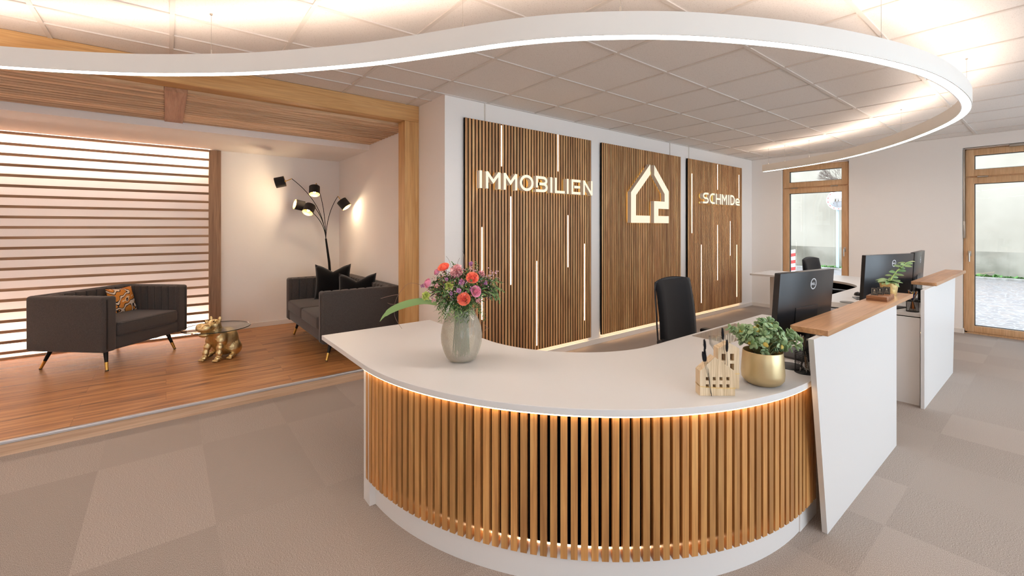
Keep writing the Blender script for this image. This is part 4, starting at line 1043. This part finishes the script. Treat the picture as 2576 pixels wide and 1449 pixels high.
o = obj('foliage', m, M_l2, t, True, 80); obj('stem', st, plain('pale_stem', '#9DB56A', .6), t, True)
# small plant behind far panel
t = thing('potted_plant', 'small green plant peeking out at the end of the far counter panel', 'potted plant', (6.46, .86, ZT))
obj('pot', MB().lathe([(1e-5, 0), (.035, 0), (.045, .06), (.043, .06), (.042, .05), (1e-5, .05)], 24), M_white, t, True, 50)
m = MB()
for k in range(22):
    a = k*2.4; m.leaf((0, 0, .05), (math.cos(a), math.sin(a), rng.uniform(.1, 1.0)), (0, 0, 1), rng.uniform(.07, .12), .026, .4, seg=5)
obj('foliage', m, M_l2, t, True, 80)

# ------------------------------------------------------------------ wooden houses with black grasses
def holes_prism(outline, holes, y0, y1):
    bm = bmesh.new(); edges = []
    for loop in [outline]+holes:
        vv = [bm.verts.new((p[0], y0, p[1])) for p in loop]
        for i in range(len(vv)): edges.append(bm.edges.new((vv[i], vv[(i+1) % len(vv)])))
    bmesh.ops.triangle_fill(bm, use_beauty=True, use_dissolve=False, edges=edges)
    r = bmesh.ops.extrude_face_region(bm, geom=bm.faces[:])
    for v in [e for e in r['geom'] if isinstance(e, bmesh.types.BMVert)]: v.co.y = y1
    bmesh.ops.recalc_face_normals(bm, faces=bm.faces); mb = MB().bm(bm); bm.free(); return mb
M_house = wood('whitewashed_wood', '#C4AA84', '#DCC6A4', '#EBDABD', 'Z', .7, 0, scale=2.2)
M_housein = wood('house_inside', '#6B4124', '#7F5232', '#8E6240', 'X', .7, 0)
M_grass = plain('black_dried_grass', '#14141C', .9)
def house(label, loc, rz, W, Ht, Ap, holes, tails, band, xc=None):
    t = thing('wooden_house', label, 'ornament', loc, rz, 'small wooden houses on the desk')
    xa = W*.5 if xc is None else xc
    out = [(0, 0), (W, 0), (W, Ht), (xa, Ap), (0, Ht)]
    body = holes_prism(out, holes, 0, .030)
    obj('body', body, M_house, t)
    obj('back_plate', MB().add([(p[0], y_, p[1]) for y_ in (.030, .045) for p in out], [(0, 1, 2, 3, 4), (9, 8, 7, 6, 5)]+[(i, (i+1) % 5, 5+(i+1) % 5, 5+i) for i in range(5)]), [M_house], t)
    obj('window_backing', MB().box(.006, W-.006, .0275, .0298, .01, Ht-.002), M_housein, t)
    bd = MB()
    for s in range(2):
        z_ = band+s*.003; bd.tube([(-.001, .02, z_+.006), (-.001, -.001, z_+.004), (W*.5, -.0015, z_-.003), (W+.001, -.001, z_-.004), (W+.001, .046, z_), (-.001, .046, z_+.006), (-.001, .02, z_+.006)], .0006, 5)
    obj('gold_thread', bd, M_brass, t)
    for k, (bx_, bz_, tx, tz, ty, L_) in enumerate(tails):
        g_ = MB(); p0 = Vector((bx_, -.003, bz_)); p1 = Vector((tx, ty, tz))
        g_.tube([p0, p0.lerp(p1, .5)+Vector((.002, -.002, 0)), p1], .0007, 5)
        d = (p1-p0).normalized(); d = (d+Vector((0, 0, .6))).normalized(); o1 = d.orthogonal().normalized(); o2 = d.cross(o1); rr = random.Random(k+3)
        c = p1+d*L_*.5; q = d.to_track_quat('Z', 'Y').to_matrix().to_4x4()
        g_.sphere((0, 0, 0), 1, .0048, .0048, L_*.5, 8, M=Matrix.Translation(c) @ q)
        for j in range(420):
            s = rr.random(); a = rr.uniform(0, 2*PI); w_ = .0052*math.sin(PI*min(.97, s+.03))**.6
            b0 = p1+d*L_*s+(o1*math.cos(a)+o2*math.sin(a))*w_*.7; dd = ((o1*math.cos(a)+o2*math.sin(a))*.9+d).normalized()
            sd = dd.cross(d).normalized()*.0006; e = b0+dd*.0075
            g_.add([b0-sd, b0+sd, e], [(0, 1, 2)])
        obj('dried_grass', g_, M_grass, t)
    return t
house('small wide whitewashed wooden house with eight square windows on the front desk', (1.752, .948, ZT), math.radians(-38.6), .146, .103, .162,
      [[(x_, z_), (x_+.013, z_), (x_+.013, z_+.014), (x_, z_+.014)] for x_ in (.024, .053, .081, .110) for z_ in (.034, .064)],
      [(.048, -.0, .012, .145, -.012, .042), (.046, 0, .020, .145, -.008, .052), (.044, .01, .024, .190, .006, .042)], .034, .062)
house('tall narrow whitewashed wooden house with paired windows beside the gold pot', (1.890, .940, ZT), math.radians(-38.6), .092, .176, .200,
      [[(x_, z_), (x_+.017, z_), (x_+.017, z_+.030), (x_, z_+.030)] for x_ in (.015, .052) for z_ in (.035, .080, .123)],
      [(.035, .07, .030, .165, -.016, .052), (.03, .08, .018, .215, -.006, .048)], .068, .05)

# ------------------------------------------------------------------ vase and bouquet
VC = Vector((1.232, 1.99, ZT)) 
t = thing('glass_vase', 'clear studded glass vase with water standing on the front desk', 'vase', tuple(VC))
prof = [(.045, 0), (.062, .004), (.078, .022), (.093, .055), (.104, .095), (.107, .135), (.101, .178), (.088, .215), (.074, .242), (.067, .258), (.068, .272)]
def pr(z):
    for (r0, z0), (r1, z1) in zip(prof, prof[1:]):
        if z0 <= z <= z1: return r0+(r1-r0)*(z-z0)/(z1-z0)
    return prof[-1][0]
m = MB(); 
inner = [(max(r-.005, .001), z+.006 if i == 0 else z) for i, (r, z) in enumerate(prof)]
m.lathe([(1e-5, 0)]+prof+inner[::-1]+[(1e-5, .008)], 64)
obj('vase_body', m, M_vase, t, True, 60)
bm_ = MB()
for j in range(30):
    z_ = .012+j*.0084; r_ = pr(z_); n_ = 46
    for k in range(n_):
        a = 2*PI*(k+.5*(j % 2))/n_; bm_.add([(r_*math.cos(a)+dx*-math.sin(a)+.0022*math.cos(a)*e_, r_*math.sin(a)+dx*math.cos(a)+.0022*math.sin(a)*e_, z_+dz_) for dx, dz_, e_ in ((-.0056, 0, 0), (0, -.0041, 0), (.0056, 0, 0), (0, .0041, 0), (0, 0, 1.6))], [(0, 1, 4), (1, 2, 4), (2, 3, 4), (3, 0, 4)])
obj('studs', bm_, M_vase, t, True, 80)
wm = mat_vase('vase_water', (.985, .975, .94, 1), .03, '#F2EAD0', .4)
obj('water', MB().lathe([(1e-5, .009)]+[(pr(z_)-.0058, max(z_, .009)) for z_ in (.004, .02, .04, .07, .1, .13, .15)]+[(1e-5, .15)], 48), wm, t, True, 60)

t = thing('flower_bouquet', 'mixed bouquet of coral and pink roses with greenery in the glass vase', 'bouquet', tuple(VC))
def bp_(px, py, away=0):   # bouquet-local point from offsets in cm right/up of the vase axis
    return RTw(px, away, py)
M_stemg = plain('flower_stem', '#4E6B35', .6)
sm_ = MB(); tips = []
for k in range(26):
    a = k*2.4; r0 = .05*math.sqrt(k/26); p0 = Vector((math.cos(a)*r0, math.sin(a)*r0, .02+.03*rng.random())); q = Vector((math.cos(a+.6)*.035, math.sin(a+.6)*.035, .26)); e = Vector((math.cos(a)*.14, math.sin(a)*.10, .36+.06*rng.random()))
    sm_.tube([p0, q, e], .0028, 6, [.003, .003, .002])
obj('stems', sm_, M_stemg, t, True)
def rose(c, ax, R, mat, label, open_=1):
    m_ = MB(); ax = Vector(ax).normalized(); q = ax.to_track_quat('Z', 'Y').to_matrix().to_4x4(); Mq = Matrix.Translation(c) @ q
    layers = [(.16, .98, 3), (.32, .90, 4), (.50, .80, 5), (.70, .66, 5), (.88, .50, 6), (1.02, .32, 6)]
    for li, (rf, hf, n_) in enumerate(layers):
        for k in range(n_):
            a0 = 2*PI*k/n_+li*.7; span = 2*PI/n_*1.35; vs = []; fs = []; nu, nv = 7, 6
            for j in range(nv+1):
                v = j/nv; rr = R*rf*(.35+.65*math.sin(min(1, v*1.1)*PI/2)); zz = R*(-.6+(hf+.45)*v); flare = R*.22*rf*rf*open_*max(0, v-.7)*3.3
                for i in range(nu+1):
                    u = i/nu*2-1; a = a0+u*span/2*(.55+.45*min(1, v*1.4)) ; edge = -R*.12*abs(u)**3*v
                    vs.append(((rr+flare)*math.cos(a), (rr+flare)*math.sin(a), zz+edge-flare*.35))
            for j in range(nv):
                for i in range(nu): x_ = j*(nu+1)+i; fs.append((x_, x_+1, x_+nu+2, x_+nu+1))
            m_.add(vs, fs, 0, Mq)
    m_.sphere((0, 0, -R*.2), R*.32, n=8, M=Mq)
    o = obj('rose', m_, mat, t, True, 80); o['label'] = label
    return o
M_coral = plain('coral_petal', '#FF9472', .55, sheen=.2); M_pink = plain('pink_petal', '#F2A3BC', .55, sheen=.2); M_lpink = leafmat('light_pink_petal', '#DE9BA0', '#F3C4C0', .6); M_lilac = plain('lilac_petal', '#C98BB8', .6)
K = 1/472
def bq(x, y, away): return bp_((x-1160)*K, (896-y)*K*1.0, away)
rose(bq(1117, 662, -.03), RTw(-.25, -.55, .8), 0.0262, M_coral, 'coral rose at the top left of the bouquet')
rose(bq(1190, 686, -.07), RTw(.15, -.75, .55), 0.0270, M_coral, 'coral rose right of the bouquet centre')
rose(bq(1171, 735, -.105), RTw(.05, -.95, .3), 0.0277, M_coral, 'open coral rose at the front of the bouquet')
rose(bq(1081, 700, -.06), RTw(-.8, -.5, .3), 0.0239, M_pink, 'pink rose at the left edge of the bouquet', .4)
rose(bq(1200, 717, -.10), RTw(.6, -.75, .25), 0.0246, M_pink, 'pink rose right of the open coral rose')
rose(bq(1100, 674, -.02), RTw(-.7, -.3, .6), 0.0185, M_pink, 'half hidden pink rose behind the top coral rose', .4)
def fluffy(name, c, R, mat, n_=150, lab=None):
    m_ = MB(); rr = random.Random(int(R*1e5)+int(c.x*1e4) % 97)
    for k in range(n_):
        d = Vector((rr.gauss(0, 1), rr.gauss(0, 1), rr.gauss(0, 1))).normalized(); p = c+d*R*rr.uniform(.25, .9)
        nr = Vector((rr.gauss(0, 1), rr.gauss(0, 1), rr.gauss(0, 1)))
        m_.leaf(p-d*R*.2, d, nr, R*.42, R*.42, rr.uniform(-.3, .4), seg=3, fold=.4, tip=.7)
    o = obj(name, m_, mat, t, True, 80)
    if lab: o['label'] = lab
    return o
fluffy('stock_blossom', bq(1150, 672, -.04), .036, M_lpink, 260, 'pale pink ruffled blossom'); fluffy('stock_blossom', bq(1165, 695, -.09), .018, M_lilac, 110, 'lilac blossom'); fluffy('stock_blossom', bq(1210, 680, 0), .02, M_lpink, 110, 'pale pink blossom')
fluffy('stock_blossom', bq(1183, 655, .01), .014, M_lilac, 70); fluffy('stock_blossom', bq(1065, 708, -.03), .012, M_lilac, 60)
for (x_, y_, a_) in ((1128, 690, -.07), (1140, 722, -.10), (1105, 705, -.08), (1222, 700, -.05), (1095, 740, -.08), (1205, 740, -.09), (1190, 712, -.10), (1160, 715, -.11)):
    fluffy('stock_blossom', bq(x_, y_, a_), .011+.004*((x_*7) % 3)/2, M_lpink if (x_ % 2) else M_lilac, 60)
M_lime = leafmat('lime_petal', '#B9C65A', '#D6DC86', .6)
fluffy('carnation', bq(1134, 705, -.09), .024, M_lime, 170, 'lime green carnation near the centre'); fluffy('carnation', bq(1077, 730, -.07), .024, M_lime, 170, 'lime green carnation at the left')
# leafy filler
M_gr = leafmat('greenery', '#35502A', '#7C9C5C', .5)
m = MB(); rr = random.Random(77)
for k in range(1500):
    v = Vector((rr.gauss(0, 1), rr.gauss(0, 1), rr.gauss(0, 1))).normalized()*rr.uniform(.3, 1)**.6
    c = RTw(v.x*.155, v.y*.11, .375+v.z*.085)
    d = Vector((v.x*.784, -.62*v.x, .3))+Vector((rr.gauss(0, .6), rr.gauss(0, .6), rr.gauss(0, .5)))
    m.leaf(c, d, (rr.gauss(0, 1), rr.gauss(0, 1), 1), rr.uniform(.022, .042), rr.uniform(.006, .013), .2, seg=3)
def sprig(p0, d, L_, drop, n_, lw=.005, ll=.024):
    p0 = Vector(p0); d = Vector(d).normalized(); pts = [p0+d*L_*s-Vector((0, 0, drop*s*s)) for s in [i/6 for i in range(7)]]
    m.tube(pts, .0009, 4)
    for k in range(n_):
        s = .15+.85*k/n_; i = min(5, int(s*6)); p = pts[i].lerp(pts[i+1], s*6-i); a = 1 if k % 2 else -1
        sd = d.cross(Vector((0, 0, 1))); sd = sd.normalized() if sd.length > .01 else Vector((1, 0, 0)); tz = (pts[i+1]-pts[i]).normalized()
        m.leaf(p, sd*a*.9+tz*.7+Vector((0, 0, rr.uniform(-.4, .4))), (0, 0, 1), ll*rr.uniform(.8, 1.2), lw*1.6, .15, seg=3)
for k in range(30):   # right side sprays
    sprig(RTw(.08+rr.random()*.06, rr.uniform(-.07, .08), .34+rr.random()*.09), RTw(.8, rr.uniform(-.3, .5), rr.uniform(-.1, 1.2)), rr.uniform(.06, .105), rr.uniform(.02, .09), 14)
for k in range(24):   # drooping front
    sprig(RTw(rr.uniform(-.11, .09), -.06, .31+rr.random()*.03), RTw(rr.uniform(-.9, .6), -.8, rr.uniform(-.2, .5)), rr.uniform(.06, .12), rr.uniform(.05, .10), 14)
for k in range(8):
    sprig(RTw(rr.uniform(-.1, .1), 0, .42), RTw(rr.uniform(-.6, .6), rr.uniform(-.4, .4), 1), rr.uniform(.07, .12), .01, 12)
o = obj('greenery', m, M_gr, t, True, 80); o['kind'] = 'stuff'
# dark red and gold filler buds, pink bells
m = MB()
for k in range(1500):
    v = Vector((rr.gauss(0, 1), rr.gauss(0, 1), rr.gauss(0, 1))).normalized()*rr.uniform(.7, 1.12)
    c = RTw(v.x*.165, v.y*.115-.01, .385+v.z*.095); m.sphere(c, rr.uniform(.0017, .0032), n=3, mi=(0 if rr.random() < .62 else (1 if rr.random() < .45 else 2)))
for k in range(90):
    q_ = rr.random(); c = RTw(.03+.16*q_+rr.gauss(0, .012), rr.uniform(-.04, .05), .455+.045*math.sin(q_*9)*.6+rr.gauss(0, .014)-.08*max(0, q_-.6)); m.sphere(c, rr.uniform(.0022, .0038), n=3, mi=2)
o = obj('filler_buds', m, [plain('burgundy_bud', '#7A3240', .6), plain('gold_bud', '#D9A845', .6), plain('pale_pink_bud', '#E3B2C2', .6)], t, True); o['kind'] = 'stuff'
# long leaf
m = MB(); vs = []; fs = []; n_ = 22
pl_ = [bq(1102, 752, -.05), bq(1070, 744, -.06), bq(1030, 750, -.07), bq(994, 764, -.07), bq(974, 779, -.07), bq(964, 793, -.07)]
pl_ = catmull(pl_, 5)
for i, p in enumerate(pl_):
    s = i/(len(pl_)-1); w_ = .0215*math.sin(PI*min(1, s*.88+.12))**.8+.0006
    up = RTw(0, -.45, .9).normalized()*w_
    if s > .75: up = up*.75
    vs += [p-up+RTw(0, .004, 0), p, p+up+RTw(0, .006, 0)]
for i in range(len(pl_)-1): a = i*3; fs += [(a, a+1, a+4, a+3), (a+1, a+2, a+5, a+4)]
obj('long_leaf', m.add(vs, fs), plain('broad_leaf', '#8CA866', .45), t, True, 80)
# twigs
def twig(pts, r=.0008):
    obj('twig', MB().tube(catmull(pts, 5), r, 5), plain('twig_brown', '#8A6E60', .8), t, True)
twig([bq(1100, 720, -.05), bq(1040, 700, -.05), bq(1010, 725, -.05), bq(998, 755, -.05), bq(1000, 785, -.05), bq(1016, 812, -.05)])
twig([bq(1010, 728, -.05), bq(990, 731, -.05), bq(964, 738, -.05)], .0010); twig([bq(1005, 752, -.05), bq(990, 752, -.05), bq(981, 749, -.05)], .0010)
twig([bq(1100, 755, -.1), bq(1110, 745, -.12), bq(1125, 730, -.12), bq(1136, 722, -.12)], .0010)
twig([bq(1160, 660, 0), bq(1150, 655, 0), bq(1155, 640, 0)]); twig([bq(1166, 665, 0), bq(1167, 640, 0), bq(1163, 622, 0)]); twig([bq(1135, 665, 0), bq(1128, 645, 0), bq(1121, 636, 0)])
for (a, b2) in ((1195, 800), (1182, 765), (1215, 790), (1160, 770)):
    twig([bq(a, 740, -.09), bq(a+4, 765, -.1), bq(a-2, b2, -.1)])
twig([bq(1215, 800, -.02), bq(1222, 812, -.02), bq(1216, 826, -.02)]); twig([bq(1222, 812, -.02), bq(1232, 815, -.02)])

# ------------------------------------------------------------------ light, world, camera
W_ = bpy.data.worlds.new('overcast'); sc.world = W_; W_.use_nodes = True
bg = W_.node_tree.nodes['Background']; bg.inputs['Color'].default_value = (.76, .88, 1.0, 1); bg.inputs['Strength'].default_value = 4.6
def portal(loc, rot, sx, sy):
    l = bpy.data.lights.new('daylight_portal', 'AREA'); l.shape = 'RECTANGLE'; l.size = sx; l.size_y = sy; l.cycles.is_portal = True
    o = bpy.data.objects.new('daylight_portal', l); C.objects.link(o); o.location = loc; o.rotation_euler = rot
for a, b2 in wins: portal(((a+b2)/2, YS-.3, 1.3), (PI/2, 0, 0), b2-a, 2.4)
portal((XW+.32, 2.615, 1.26), (PI/2, 0, PI/2), .97, 2.5); portal((XW+.32, .365, 1.26), (PI/2, 0, PI/2), 1.0, 2.5)

cam = bpy.data.cameras.new('camera'); co = bpy.data.objects.new('camera', cam); C.objects.link(co)
cam.sensor_width = 36; cam.sensor_fit = 'HORIZONTAL'; cam.lens = 1101/2576*36; cam.shift_y = -(724.5-572.73)/2576; cam.clip_start = .05; cam.clip_end = 200
co.location = (0, 0, H); co.rotation_euler = (PI/2, 0, -math.atan2(.62020, .78444))
sc.camera = co
sc.view_settings.view_transform = 'Standard'; sc.view_settings.look = 'None'; sc.view_settings.gamma = 1; sc.view_settings.exposure = .36
sc.cycles.use_denoising = True; sc.cycles.max_bounces = 10; sc.cycles.diffuse_bounces = 8; sc.cycles.transparent_max_bounces = 16; sc.cycles.transmission_bounces = 8; sc.cycles.glossy_bounces = 4
sc.cycles.caustics_reflective = False; sc.cycles.caustics_refractive = False; sc.cycles.sample_clamp_indirect = 6
